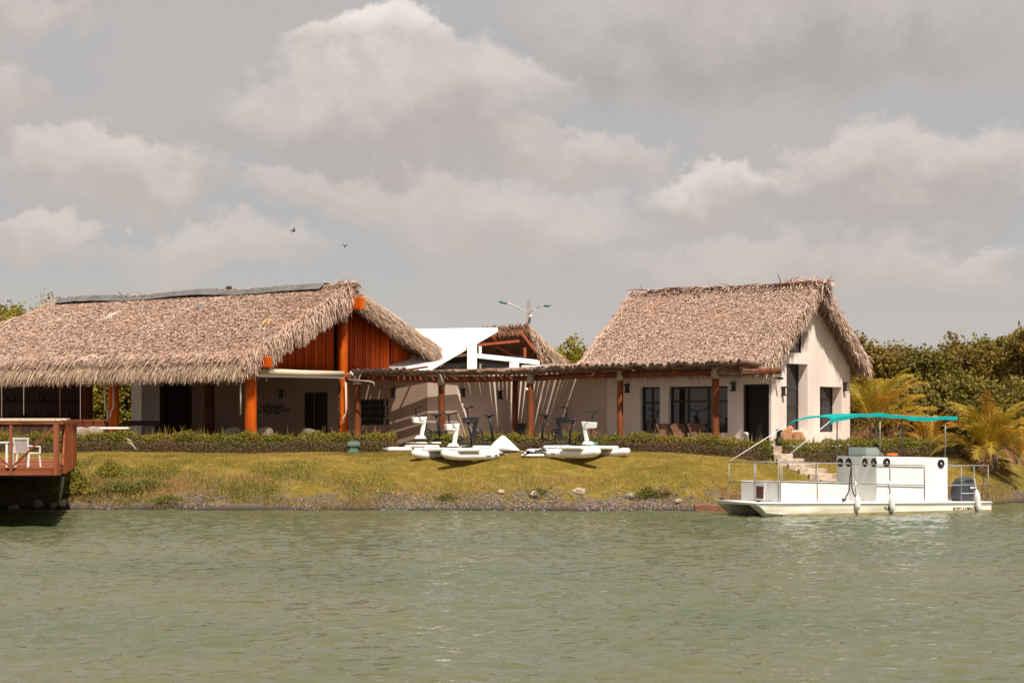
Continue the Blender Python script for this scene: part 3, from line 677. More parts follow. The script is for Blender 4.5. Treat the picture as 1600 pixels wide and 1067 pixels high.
# walls behind the pergola (A, B, C, D) ------------------------------------
H0 = Cc + UU * WL
A_t = hit(845, H0, UU); PA = H0 + UU * A_t
WB = np.array([-.8, -.6]); B_t = hit(715, PA, WB); PB = PA + WB * B_t
WC = np.array([-.85, .5268]); C_t = hit(668, PB, WC); PC = PB + WC * C_t
D_t = hit(300, PC, UU); PD = PC + UU * D_t
mid = thing('low_wing', 'low stucco wing with white folded roof between the two thatched buildings', 'building', (PC[0], PC[1], FZ))
def seg_wall(P, D, L, z1, holes=(), m=M['stucco2'], th=.25, name='wall', inward=None):
    n = np.array(inward if inward is not None else (-D[1], D[0]))
    def gfun(a, d, z): return (P[0] + D[0] * a + n[0] * d, P[1] + D[1] * a + n[1] * d, z)
    mb = MB(); wall_cells(mb, gfun, [0.0, L], list(holes), FZ, lambda a: z1, th); mb.build(name, m, mid); return gfun
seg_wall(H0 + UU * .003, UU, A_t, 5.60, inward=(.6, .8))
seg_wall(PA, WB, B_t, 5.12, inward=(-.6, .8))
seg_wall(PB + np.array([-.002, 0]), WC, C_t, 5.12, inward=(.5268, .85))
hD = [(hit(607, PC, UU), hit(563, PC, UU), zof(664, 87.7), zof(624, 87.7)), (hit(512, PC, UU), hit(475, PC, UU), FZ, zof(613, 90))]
gD = seg_wall(PC, UU, D_t, 5.12, hD, M['stucco_shade'], inward=(.6, .8))  # wall under the deep roof, its shade carried by the darker stucco
window(mid, gD, hD[0], [.33, .66], [.25, .5, .75], .05, fr=.06, glass='void')  # void panes here and in the door: black sheets for the unlit interior
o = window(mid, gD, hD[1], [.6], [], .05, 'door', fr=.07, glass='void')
# lamps on those walls
for px, py, P_, D_, n_ in ((616, 614, PC, UU, fn), (440, 615, PC, UU, fn), (706, 614, PC, UU, fn), (780, 617, PA, WB, (.6, -.8))):
    if px == 706: t_ = hit(722, PA, WB); q = PA + WB * t_; wall_lamp(mid, (q[0], q[1], zof(py, q[1])), (.6, -.8)); continue
    t_ = hit(px, P_, D_); q = P_ + D_ * t_ + np.array(n_) * .003; wall_lamp(mid, (q[0], q[1], zof(py, q[1])), n_)
# metal wall ornament (branch relief) on D
mb = MB(); t0_ = hit(426, PC, UU)
for k in range(46):
    px = random.uniform(405, 452); py = 640 + random.uniform(-10, 9) * (1 - abs(px - 425) / 40)
    t_ = hit(px, PC, UU); q = np.append(PC + UU * t_ + np.array([-.6, -.8]) * .04, zof(py, 91)); ang = random.uniform(0, 6.28)
    d_ = V3(UU[0] * math.cos(ang), UU[1] * math.cos(ang), math.sin(ang) * .5) * random.uniform(.1, .2); mb.tube([q - d_, q, q + d_], [.008, .035, .008], 5)
M['ornament'] = mat('ornament', (.15, .10, .07), None, 6, .8); mb.build('wall_ornament', M['ornament'], mid)
# low roof over the wing
mb = MB(); rf = [PA + WB * 0, PB, PC, PD, PD + np.array([1.5, 2.0]), np.array([-3, 97.0]), np.array([4.6, 90.5])]
mb.prism([(x, y, 5.124) for x, y in rf], (0, 0, .08)); mb.build('flat_roof', M['white_wall'], mid)
# white parapet strip over wall A
q0, q1 = pix(815, 571, 88.8), pix(926, 570, 86.4)
mb = MB(); mb.box8([(q0[0], q0[1], 5.2), (q1[0], q1[1], 5.2), (q1[0] + .1, q1[1] + .25, 5.2), (q0[0] + .1, q0[1] + .25, 5.2), (q0[0], q0[1], 5.62), (q1[0], q1[1], 5.57), (q1[0] + .1, q1[1] + .25, 5.57), (q0[0] + .1, q0[1] + .25, 5.62)])
mb.build('parapet', M['white_wall'], mid)
# folded white roof slab
FL, FR_, BR, BL = pix(606, 572, 88), pix(673, 572, 88), pix(778, 512, 95), pix(640, 514, 95)
dzv = V3(0, 0, -.2)
mb = MB(); mb.box8([FL + dzv, FR_ + dzv, BR + dzv, BL + dzv, FL, FR_, BR, BL]); mb.build('roof_slab', M['white_roof'], mid, bevel=.015)
# rear butterfly slab
a_, b2, c_, d2 = pix(743, 553, 92), pix(843, 564, 92), pix(838, 562, 97), pix(700, 552, 97)
e2 = pix(690, 553, 92); dzv = V3(0, 0, -.17)
mb = MB(); mb.box8([a_ + dzv, b2 + dzv, c_ + dzv, pix(745, 552, 97) + dzv, a_, b2, c_, pix(745, 552, 97)]); mb.build('roof_slab', M['white_roof'], mid)
mb = MB(); dzv = V3(0, 0, -.09); mb.box8([pix(668, 557, 92) + dzv, a_ + dzv - V3(.003, 0, 0), pix(745, 552, 97) + dzv, pix(672, 556, 97) + dzv, pix(668, 557, 92), a_ - V3(.003, 0, 0), pix(745, 552, 97), pix(672, 556, 97)]); mb.build('roof_slab', M['stucco_shade'], mid)  # left piece coloured dark to carry the shade of its underside
def column(x0, x1, ytop, ybot, Y, dep=.4):
    A = pix(x0, ybot, Y); B_ = pix(x1, ytop, Y); mb = MB(); mb.box(A[0], B_[0], Y, Y + dep, A[2], B_[2]); mb.build('column', M['white_wall'], mid, bevel=.01)
column(730, 745, 537, 586, 91.4); column(796, 811, 566, 586, 91.6); column(748, 752.5, 541, 554, 91.5, .12); column(672, 677, 570, 586, 89.5)
column(749, 752, 568, 586, 93, .1)
mb = MB(); A = pix(640, 590, 96.5); B_ = pix(818, 556, 96.5); mb.box(A[0], B_[0], 96.5, 96.6, A[2], B_[2]); mb.build('glazing', M['glass'], mid)
pipe(mid, [pix(540, 589, 83.2), pix(600, 583, 84), pix(668, 573, 85.5)], .045, M['log'], 'gutter')

# ------------------------------------------------------------------ far palapa behind
far = thing('open_palapa', 'palm leaf shelter roof seen from below, shaded in dark brown colour, behind the white roof slab', 'shelter', tuple(pix(815, 690, 98)))
T0, T1, Bq0, Bq1 = pix(742, 519, 97.5), pix(824, 513, 98), pix(690, 580, 101), pix(866, 576, 102)
mb = MB(); up_ = V3(0, .25, .12); mb.box8([Bq0, Bq1, Bq1 + up_, Bq0 + up_, T0, T1, T1 + up_, T0 + up_]); froof = mb.build('roof', M['thatch_under'], far)
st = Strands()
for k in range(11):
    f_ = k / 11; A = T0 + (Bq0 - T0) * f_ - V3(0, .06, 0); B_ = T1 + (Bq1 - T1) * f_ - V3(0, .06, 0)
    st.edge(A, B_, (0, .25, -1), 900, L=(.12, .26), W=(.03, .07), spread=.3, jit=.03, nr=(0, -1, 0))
o = st.build('thatch', M['thatch_red'], far)  # reddish brown strands hold the underside's shade in their colour
M['rafter_shade'] = mat('rafter_shade', (.36, .075, .02), (.22, .045, .015), 3, .7)  # orange timber dimmed to red, shade under the roof in its colour
# lit right hip
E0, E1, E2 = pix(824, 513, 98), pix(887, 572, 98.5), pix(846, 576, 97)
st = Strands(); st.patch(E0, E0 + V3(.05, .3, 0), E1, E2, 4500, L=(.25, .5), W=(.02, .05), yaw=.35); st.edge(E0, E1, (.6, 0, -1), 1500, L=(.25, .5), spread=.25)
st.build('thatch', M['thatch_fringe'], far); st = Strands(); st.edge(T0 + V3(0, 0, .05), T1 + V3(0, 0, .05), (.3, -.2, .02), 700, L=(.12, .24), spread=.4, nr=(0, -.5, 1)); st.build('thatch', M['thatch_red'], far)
mb = MB(); mb.prism([E0, E1, E2], (0, .3, -.02)); mb.build('roof', M['thatch_under'], far)
for A, B_, w in ((pix(741, 540, 97.7), pix(812, 533, 97.9), .14), (pix(764, 520, 97.6), pix(779, 537, 98.2), .12), (pix(813, 518, 97.7), pix(850, 566, 97.6), .13), (pix(775, 541, 98.4), pix(806, 558, 99), .10)):
    mb = MB(); mb.bar(A - V3(0, .25, 0), B_ - V3(0, .25, 0), w * .8); mb.build('rafter', M['rafter_shade'], far)
mb = MB(); mb.tube([pix(820, 700, 97.2), pix(820, 543, 97.2)], .075, 10); mb.build('post', M['rafter_shade'], far)
mb = MB(); mb.tube([pix(690, 700, 97.6), pix(690, 540, 97.6)], .075, 10); mb.build('post', M['orange_wood'], far)

# street lamp
SLY = 118
lamp = thing('street_lamp', 'concrete street lamp pole with two green lamp arms above the palapa', 'street lamp', tuple(pix(826, 665, SLY) * [1, 1, 0] + V3(0, 0, 2)))
mb = MB(); A = pix(826, 470, SLY); mb.box8([(A[0] - .17, SLY - .17, 2), (A[0] + .17, SLY - .17, 2), (A[0] + .17, SLY + .17, 2), (A[0] - .17, SLY + .17, 2)] + [(A[0] + i * .1, SLY + j * .1, A[2]) for i, j in ((-1, -1), (1, -1), (1, 1), (-1, 1))]); mb.build('pole', M['concrete'], lamp)
for pts, hd in (([(824, 489), (812, 482), (800, 476), (793, 474)], ((793, 474), (779, 471))), ([(828, 487), (836, 482), (845, 478), (850, 478)], ((849, 478), (861, 477)))):
    mb = MB(); mb.tube([pix(x, y, SLY - .2) for x, y in pts], .035, 6); arm = mb.build('arm', M['steel'], lamp)
    mb = MB(); A, B_ = pix(*hd[0], SLY - .2), pix(*hd[1], SLY - .2); c_ = (A + B_) / 2
    mb.tube([A, A * .7 + B_ * .3, A * .3 + B_ * .7, B_], [.03, .085, .08, .03], 8); mb.build('lamp_head', M['lamp_green'], arm, smooth=True)
mb = MB(); A = pix(829, 494, SLY - .25); mb.ellipsoid(tuple(A), (.09, .09, .10)); mb.build('junction_box', M['rubber_white'], lamp)
mb = MB(); mb.tube([pix(835, 482.5, SLY - .2), pix(835, 485, SLY - .2)], .05, 6); mb.build('junction_box', M['rubber_white'], lamp)

# ------------------------------------------------------------------ pergola
BP = [(545, 83.3, 598), (558, 83.2, 598), (690, 82.6, 598), (829, 82.4, 596), (969, 81.7, 590), (1118, 79.6, 587), (1214, 77.9, 585)]
pts = [pix(a, c, b) for a, b, c in BP]
perg = thing('log_pergola', 'curved pergola of closely laid logs on brown log posts along the stucco walls', 'pergola', (pts[3][0], pts[3][1], FZ))
def interp_path(P, n):
    P = np.array(P); d = np.r_[0, np.cumsum(np.linalg.norm(np.diff(P, axis=0), axis=1))]; s_ = np.linspace(0, d[-1], n)
    return np.stack([np.interp(s_, d, P[:, i]) for i in range(3)], 1), s_
for i in range(1, len(pts)):
    A, B_ = pts[i - 1], pts[i]
    if i == 1: A = pts[0]
    A, B_ = A + V3(0, 0, .13), B_ + V3(0, 0, .13)
    mb = MB(); ex = (B_ - A) / np.linalg.norm(B_ - A) * .12
    mb.tube([A - ex, (A + B_) / 2 + V3(0, 0, random.uniform(-.02, .03)), B_ + ex], [.13, .12, .115], 10); mb.build('beam', M['log'], perg, smooth=True)
for px, Y, r, zb in ((558, 83.2, .15, 4.78), (690, 82.6, .15, 4.75), (829, 82.4, .15, 4.8), (969, 81.7, .135, 4.9), (1118, 79.6, .155, 4.95), (805, 85.0, .12, 5.0)):
    x = (px - 800) / F * Y
    o = post(perg, (x, Y), FZ - .1, zb + .05, r, r * .9, M['log'], wob=.015)
    if px != 805:
        mb = MB(); mb.tube([(x, Y - .01, zb - .12), (x, Y - .01, zb + .1), (x, Y - .06, zb + .34)], [r * 1.12, r * 1.2, r * .9], 12); mb.build('rope_lashing', M['rope'], o, smooth=True)
WALLS = [(Cc, Cc + UU * WL), (H0, PA), (PA, PB), (PB, PC), (PC, PD)]
def wall_dist(q, d):
    best = 6.0
    for A, B_ in WALLS:
        e = B_ - A; den = d[0] * -e[1] + d[1] * e[0]
        if abs(den) < 1e-6: continue
        w = A - q; t_ = (w[0] * -e[1] + w[1] * e[0]) / den; u_ = (d[0] * w[1] - d[1] * w[0]) / den
        if t_ > .2 and -.02 <= u_ <= 1.02: best = min(best, t_)
    return best - .02
path, sd = interp_path(pts, 400); tot = sd[-1]
def raft_dir(px):
    # square to the cottage on the right, swinging round over the bend of the wall
    if px > 905: return np.array([.6, .8])
    if px > 800: k = (905 - px) / 105; d = np.array([.6, .8]) * (1 - k) + np.array([-.85, .5268]) * k; return d / np.linalg.norm(d)
    if px > 700: return np.array([-.85, .5268])
    k = min(1, (700 - px) / 90); d = np.array([-.85, .5268]) * (1 - k) + np.array([.05, 1.0]) * k; return d / np.linalg.norm(d)
s_ = .25; nraf = 0
extra = MB()
while s_ < tot - 1.3:
    q = np.array([np.interp(s_, sd, path[:, i]) for i in range(3)]); px = 800 + F * q[0] / q[1]
    d = raft_dir(px); r = random.uniform(.078, .105) if not 640 < px < 800 else random.uniform(.062, .08)
    d = d + np.random.default_rng(nraf).normal(0, .006, 2); d = d / np.linalg.norm(d); L = wall_dist(q[:2], d)
    z = q[2] + .26 + r + random.uniform(-.01, .03); fr = random.uniform(.45, .85) if px > 800 else random.uniform(.6, 1.0)
    A = V3(q[0] - d[0] * fr, q[1] - d[1] * fr, z + random.uniform(.05, .14)); B_ = V3(q[0] + d[0] * L, q[1] + d[1] * L, z + .06 + random.uniform(-.03, .03))
    mb = MB(); mb.tube([A, A * .5 + B_ * .5 + V3(0, 0, random.uniform(-.02, .02)), B_], [r, r, r * .9], 8); 
    if nraf % 5 in (1, 3): extra.v += [] ; extra.add(mb.v, mb.f)
    else:
        o = mb.build('rafter', [M['rafter'], M['rafter_end']], perg, smooth=False)
        for pl in list(o.data.polygons)[-2:]: pl.material_index = 1
    nraf += 1
    tg = np.array([np.interp(min(s_ + .1, tot), sd, path[:, i]) - np.interp(s_ - .1, sd, path[:, i]) for i in (0, 1)]); tg /= np.linalg.norm(tg)
    gap_ = random.choice([.0, .012, .02, .03, .042]) if 715 < px < 812 else random.choice([.0, .0, .004, .008, .015, .03])
    s_ += (2 * r + gap_) / abs(d[0] * tg[1] - d[1] * tg[0]) * (1.0 if px > 930 or px < 795 else .27)
ex_ = tag(extra.build('rafters', [M['rafter'], M['rafter_end']], perg), None, None, kind='stuff')
for pl in ex_.data.polygons:
    if len(pl.vertices) > 4: pl.material_index = 1
# end fascia log next to the hut
A, B_ = pix(1122, 578, 79.4), pix(1212, 580, 77.9)
for dz_ in (.0, -.11): 
    mb = MB(); mb.tube([A + V3(0, 0, dz_), B_ + V3(0, 0, dz_ * .6)], [.07, .055], 8); mb.build('beam', M['rafter'], perg, smooth=True)
pipe(perg, [pix(547, 580, 82.6), pix(557, 593, 82.6)], .03, M['pvc'], 'stay_rod')
pipe(perg, [pix(545, 593, 82.4), pix(578, 596, 82.3), pix(584, 598, 82.3), pix(585, 604, 82.3)], .035, M['zinc'], 'drain_pipe')
mb = MB(); mb.ellipsoid(tuple(pix(823, 608, 82.2)), (.06, .06, .06)); mb.build('spot_lamp', M['rubber_white'], perg, smooth=True)

# ------------------------------------------------------------------ plants
def leafcloud(Cn, size, jit=.35, aspect=.45, up=0.0):
    """rhombus leaves round the centres Cn (N,3)"""
    N = len(Cn); a = nrmz(rng.normal(0, 1, (N, 3)) + np.array([0, 0, up])); b = nrmz(np.cross(a, rng.normal(0, 1, (N, 3))))
    s_ = (size * (1 + rng.uniform(-jit, jit, N)))[:, None]
    return np.stack([Cn + a * s_, Cn + b * s_ * aspect, Cn - a * s_, Cn - b * s_ * aspect], 1).reshape(-1, 3)
def crown_points(lobes, N, ncl, spread):
    vol = np.array([l[1][0] * l[1][1] * l[1][2] for l in lobes]) ** .67; pr = vol / vol.sum()
    k = rng.choice(len(lobes), ncl, p=pr); c = np.array([lobes[i][0] for i in k]); r = np.array([lobes[i][1] for i in k])
    u = nrmz(rng.normal(0, 1, (ncl, 3))); u[:, 2] = np.where(u[:, 2] < -.3, -u[:, 2], u[:, 2])
    cl = c + u * r * rng.uniform(.55, 1.06, ncl)[:, None]
    j = rng.integers(0, ncl, N); return cl[j] + rng.normal(0, spread, (N, 3)) * rng.uniform(.4, 1.2, ncl)[j][:, None], cl
def tree(name, label, cat, x, y, z0, z1, rad, m, n=9000, leaf=.13, group=None, pods=0, ncl=230, spread=.24, stems=4, low=.12):
    o = thing(name, label, cat, (x, y, z0), 0, group)
    H = z1 - z0; lobes = []
    for k in range(9):
        a = random.uniform(0, 6.28); q = random.uniform(.1, .62) * rad; h = random.uniform(.3 + low, .80) * H
        rr = rad * random.uniform(.38, .62); lobes.append(((q * math.cos(a), q * math.sin(a), h), (rr, rr, min(rr * random.uniform(.8, 1.15), H - h))))
    lobes.append(((0, 0, H * .6), (rad * .55, rad * .55, H * .38)))
    for k in range(4):
        a = random.uniform(0, 6.28); lobes.append(((rad * .5 * math.cos(a), rad * .5 * math.sin(a), H * (low + .12)), (rad * .5, rad * .5, H * .22)))
    P_, cl = crown_points(lobes, n, ncl, spread)
    P_[:, 2] = np.maximum(P_[:, 2], .05)
    fastmesh('crown', leafcloud(P_, leaf), np.arange(n * 4).reshape(n, 4), m, o)
    mb = MB()
    for k in range(stems):
        a = 6.28 * k / stems + random.uniform(-.5, .5); e = lobes[k][0]
        mb.tube([(.1 * math.cos(a), .1 * math.sin(a), -.1), (.2 * e[0], .2 * e[1], H * .2), (e[0] * .7, e[1] * .7, e[2] * .75), (e[0], e[1], e[2] + .2)], [.11, .09, .05, .02], 6)
    mb.build('trunk', M['bark'], o, world=False)
    if pods:
        c_ = cl[rng.integers(0, len(cl), pods)]; c_ = np.repeat(c_, 26, 0) + rng.normal(0, .13, (pods * 26, 3))
        fastmesh('seedpods', leafcloud(c_, leaf * .9, up=-2, aspect=.22), np.arange(len(c_) * 4).reshape(-1, 4), M['seedpod'], o)
    return o
def X_(px, Y): return (px - PX0) / F * Y
# right hand thicket
rt = [(1352, 528, 99, 2.0, 0, 'rounded bushy tree rising just right of the cottage gable', 'foliage'),
      (1400, 541, 101, 1.8, 1, 'bushy tree with pinkish seed pods above the nearer golden palm', 'foliage'),
      (1448, 552, 98, 1.9, 0, 'dark green bushy tree between the cottage and the tall thicket end', 'foliage_dark'),
      (1492, 525, 100, 1.8, 1, 'leafy tree with a peaked top over the rear of the moored boat', 'foliage'),
      (1535, 538, 99, 1.9, 1, 'olive green tree loaded with brown seed pods behind the largest palm', 'foliage'),
      (1580, 519, 101, 1.9, 0, 'dense tree shading the dark gap right of the largest palm', 'foliage_dark'),
      (1612, 498, 97, 1.9, 1, 'tallest tree of the thicket with dark pods at its top', 'foliage')]
for i, (px, py, Y, r, pod, lb, mm_) in enumerate(rt):
    tree('bushy_tree', lb, 'tree', X_(px, Y), Y, 2.0, zof(py, Y), r, M[mm_], n=15000, leaf=.11, group='trees of the thicket on the right', pods=46 if pod else 20, ncl=330, spread=.2)
rb = [(1345, 610, 95, 1.9), (1412, 600, 94, 2.0), (1470, 590, 94, 2.0), (1528, 595, 95, 2.0), (1590, 600, 93, 2.1), (1625, 640, 90, 1.9)]
rl = ['low dark shrub growing beside the cottage corner', 'low dark shrub behind the turquoise canopy', 'low dark shrub at the foot of the dark green tree', 'low shrub behind the crown of the largest palm', 'low shrub in the shadow right of the largest palm', 'outermost low shrub where the lawn ends on the right']
for (px, py, Y, r), lb in zip(rb, rl):
    tree('shrub', lb, 'shrub', X_(px, Y), Y, 2.0, zof(py, Y), r, M['foliage_dark'], n=9000, leaf=.10, group='low shrubs of the thicket', pods=6, ncl=240, spread=.2, low=.02)
for px, py, Y, r, wh in ((1330, 550, 108, 2.1, 'right beside the cottage roof edge'), (1380, 562, 108, 2.0, 'above the golden palm beside the cottage'), (1425, 560, 108, 2.0, 'in the low dip of the tree line'), (1470, 548, 108, 1.9, 'above the small orange palm'), (1515, 556, 108, 2.1, 'left of the top of the largest palm'), (1560, 542, 108, 2.0, 'right above the largest palm'), (1605, 530, 108, 2.5, 'at the tall outer end of the thicket')):
    tree('background_tree', 'dark rear tree of the thicket ' + wh, 'tree', X_(px, Y), Y, 2.0, zof(py, Y), r, M['foliage_dark'], n=6500, leaf=.14, group='dark trees at the back of the thicket', ncl=200, spread=.3)
# middle and left
for px, py, Y, r, lb in ((872, 538, 112, 1.4, 'small light green tree just right of the open palapa'), (897, 530, 110, 1.6, 'light green tree between the open palapa and the cottage roof'), (925, 548, 113, 1.4, 'light green tree touching the left edge of the cottage roof')):
    tree('garden_tree', lb, 'tree', X_(px, Y), Y, 2.0, zof(py, Y), r, M['foliage_light'], n=6500, leaf=.12, group='light green trees behind the low wing')
for px, py, Y, r, lb in ((8, 462, 112, 3.0, 'golden green tree at the left edge over the pavilion roof'), (48, 474, 108, 2.4, 'golden green tree whose top shows above the pavilion hip'), (72, 460, 114, 1.7, 'slim golden green tree closest to the pavilion ridge end')):
    tree('garden_tree', lb, 'tree', X_(px, Y), Y, 2.0, zof(py, Y), r, M['foliage_light'], n=16000, leaf=.12, ncl=330, group='golden green trees behind the pavilion')
for px, Y, r, lb in ((150, 104, 2.1, 'sunlit shrub seen through the pavilion beside the bar'), (186, 105, 2.1, 'sunlit shrub seen behind the reddish pavilion post'), (207, 103, 1.6, 'sunlit shrub seen against the pale block wall in the pavilion')):
    tree('shrub', lb, 'shrub', X_(px, Y), Y, 2.0, 6.4, r, M['foliage_light'], n=14000, leaf=.10, group='shrubs seen through the pavilion', low=.02)

# palms
def palm(x, y, z0, H, nf, L, m, label, lean=.0, dead=0, stemn=5, group='golden feather palms by the thicket', tall=1.0):
    o = thing('feather_palm', label, 'palm', (x, y, z0), 0, group)
    for k in range(stemn):
        a = 6.28 * k / stemn + random.uniform(-.4, .4); r_ = random.uniform(.1, .3); hh_ = H * random.uniform(.5, .95)
        mb = MB(); mb.tube([(r_ * math.cos(a), r_ * math.sin(a), -.1), (r_ * 1.3 * math.cos(a), r_ * 1.3 * math.sin(a), hh_ * .5), (r_ * 1.8 * math.cos(a), r_ * 1.8 * math.sin(a), hh_)], [.06, .05, .04], 7)
        mb.build('trunk', M['bark'], o, world=False, smooth=True)
    for k in range(nf + dead):
        de = k >= nf
        a = 6.2832 * (k * .618 % 1) + random.uniform(-.2, .2); elev = random.uniform(-.5, -.1) if de else math.radians(random.choice([86, 78, 70, 60, 45, 25]) + random.uniform(-8, 8))
        Lf = L * random.uniform(.8, 1.15) * (.75 if de else 1); st_ = Vector((.25 * math.cos(a), .25 * math.sin(a), H * random.uniform(.55, 1.0)))
        hd = Vector((math.cos(a), math.sin(a), 0)); pts_ = []; pt_ = st_.copy(); n = 16; ang = elev; bendy = random.uniform(.9, 1.7) * (1 if not de else 1.0)
        for i in range(n + 1):
            pts_.append(pt_.copy()); pt_ = pt_ + (hd * math.cos(ang) + Vector((0, 0, math.sin(ang)))) * (Lf / n); ang -= bendy / n * (.35 + 1.3 * i / n)
        mb = MB(); mb.tube(pts_, [.022 * (1 - .8 * i / n) + .003 for i in range(n + 1)], 5)
        Vs = []
        NL = 40; side = Vector((-hd.y, hd.x, 0))
        for j in range(NL):
            u = .12 + .88 * (j + .5) / NL; f_ = u * n; i = min(int(f_), n - 1); q = pts_[i].lerp(pts_[i + 1], f_ - i); dr = (pts_[i + 1] - pts_[i]).normalized()
            ll = (L * .33) * math.sin(math.pi * (u * .82 + .14)) ** .8 * random.uniform(.8, 1.1)
            for sg in (-1, 1):
                d_ = (dr * random.uniform(.65, .95) + side * sg * random.uniform(.55, .8) + Vector((0, 0, random.uniform(.05, .45)))).normalized()
                w_ = .013; e_ = q + d_ * ll * .55; t_ = q + d_ * ll + Vector((0, 0, -ll * random.uniform(.2, .45)))
                wv = dr * w_
                b0 = len(mb.v); mb.v += [tuple(q - wv), tuple(q + wv), tuple(e_ + wv), tuple(e_ - wv), tuple(t_)]
                mb.f += [(b0, b0 + 1, b0 + 2, b0 + 3), (b0 + 3, b0 + 2, b0 + 4)]
        mb.build('dead_frond' if de else 'frond', M['frond_dead'] if de else (m if random.random() < .78 else M['frond_gold']), o, world=False)
    return o
palm(X_(1366, 86.5), 86.5, 2.0, 1.5, 34, 2.5, M['frond'], 'feathery golden green palm growing against the cottage end wall', dead=2)
palm(X_(1402, 88.5), 88.5, 2.0, 1.1, 14, 1.9, M['frond'], 'lower golden green palm under the turquoise canopy', dead=2)
palm(X_(1452, 85.5), 85.5, 1.95, .35, 12, 1.35, M['frond_gold'], 'small orange palm between the two larger palms')
yp = 80.8; palm(X_(1545, yp), yp, float(gz(X_(1545, yp), yp)), 1.15, 58, 2.05, M['frond'], 'largest golden feather palm on the lawn behind the outboard engine', dead=6, stemn=8)
palm(X_(1598, 84.5), 84.5, float(gz(X_(1598, 84.5), 84.5)), .5, 8, 1.4, M['frond_gold'], 'small palm on the slope at the right end of the lawn')

# hedges
def hedge(label, path_, h0, wid, n_per_m, group='clipped hedges along the top of the lawn'):
    P_ = [(X_(px, Y), Y) for px, Y in path_]
    pp = np.array(P_); seg = np.linalg.norm(np.diff(pp, axis=0), axis=1); cum = np.r_[0, np.cumsum(seg)]; L = cum[-1]
    o = thing('hedge', label, 'hedge', (pp[len(pp) // 2][0], pp[len(pp) // 2][1], float(gz(*pp[len(pp) // 2]))), 0, group)
    def cloud(n, off0, off1, zlo, zhi, size, m, nm, seed):
        s_ = rng.random(n) * L; x = np.interp(s_, cum, pp[:, 0]); y = np.interp(s_, cum, pp[:, 1])
        t0 = np.clip(s_ - .1, 0, L); t1 = np.clip(s_ + .1, 0, L)
        tx = np.interp(t1, cum, pp[:, 0]) - np.interp(t0, cum, pp[:, 0]); ty = np.interp(t1, cum, pp[:, 1]) - np.interp(t0, cum, pp[:, 1]); l = np.hypot(tx, ty); tx, ty = tx / l, ty / l
        # cross-section: mostly the outer skin of a rounded box
        ang = rng.uniform(0, math.pi, n); rr = rng.uniform(.80, 1.03, n) ** .7
        lump = 1 + .10 * np.sin(s_ * 2.3 + seed) + .07 * np.sin(s_ * 5.1 + seed * 2) + .05 * np.sin(s_ * 11 + seed)
        sgn = lambda v: np.sign(v) * np.abs(v) ** .55
        w = (off1 - off0) / 2; o_ = (off0 + off1) / 2 + sgn(np.cos(ang)) * w * rr * lump; zz = zlo + (zhi - zlo) * np.abs(np.sin(ang)) ** .55 * rr * lump
        zz = np.where(rng.random(n) < .55, zlo + (zz - zlo) * rng.random(n), zz)
        X = x - ty * o_ ; Y = y + tx * o_; gzv = gz(X, Y); Cn = np.stack([X, Y, gzv + zz], 1)
        Vq = leafcloud(Cn, size, up=.8) - np.array(o.location); fastmesh(nm, Vq, np.arange(n * 4).reshape(n, 4), m, o)
    n = int(L * n_per_m)
    cloud(int(n * 1.7), -.05, wid, 0.0, h0, .038, M['hedge_green'], 'green_foliage', 1.0)
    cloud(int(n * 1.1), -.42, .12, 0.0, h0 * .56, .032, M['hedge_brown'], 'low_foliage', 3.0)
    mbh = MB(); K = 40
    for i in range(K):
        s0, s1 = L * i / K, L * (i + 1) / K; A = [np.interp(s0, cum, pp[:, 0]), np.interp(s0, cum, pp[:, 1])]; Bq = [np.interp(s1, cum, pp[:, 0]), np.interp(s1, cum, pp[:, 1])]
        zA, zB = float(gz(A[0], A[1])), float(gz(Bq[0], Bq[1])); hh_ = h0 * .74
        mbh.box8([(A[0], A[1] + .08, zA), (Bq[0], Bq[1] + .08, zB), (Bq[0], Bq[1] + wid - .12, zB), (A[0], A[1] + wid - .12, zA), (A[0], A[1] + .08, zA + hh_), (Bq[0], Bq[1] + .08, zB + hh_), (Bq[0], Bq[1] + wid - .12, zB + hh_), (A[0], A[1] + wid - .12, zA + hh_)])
    mbh.build('inner_core', M['hedge_core'], o)  # solid dark boxes filling the inside of the hedge
    # shoots sticking out of the top
    k = int(L * 26); s_ = rng.random(k) * L; x = np.interp(s_, cum, pp[:, 0]); y = np.interp(s_, cum, pp[:, 1]) + rng.uniform(0, wid, k)
    p0 = np.stack([x, y, gz(x, y) + h0 * .8], 1); d = nrmz(np.array([0, 0, 1.0]) + rng.normal(0, .25, (k, 3)))
    Vs, Qs = strips(p0, d, np.tile([0, -1.0, 0], (k, 1)), rng.uniform(.2, .42, k) * rng.random(k) + .12, rng.uniform(.01, .02, k), np.zeros(k), np.zeros(k))
    tag(fastmesh('shoots', Vs - np.array(o.location), Qs, M['blade'], o), kind='stuff')
hedge('long clipped hedge in front of the pavilion and its orange posts', [(-40, 80.6), (150, 80.0), (392, 79.3), (537, 80.1), (620, 80.6)], .72, .55, 1500)
hedge('clipped hedge in front of the streaked walls and the cottage windows', [(664, 80.4), (830, 80.2), (969, 79.5), (1118, 78.3), (1203, 77.6)], .66, .55, 1500)
hedge('short clipped hedge right of the stone steps below the cottage gable', [(1218, 78.4), (1330, 79.6), (1400, 80.6), (1500, 82.2)], .62, .6, 1400)

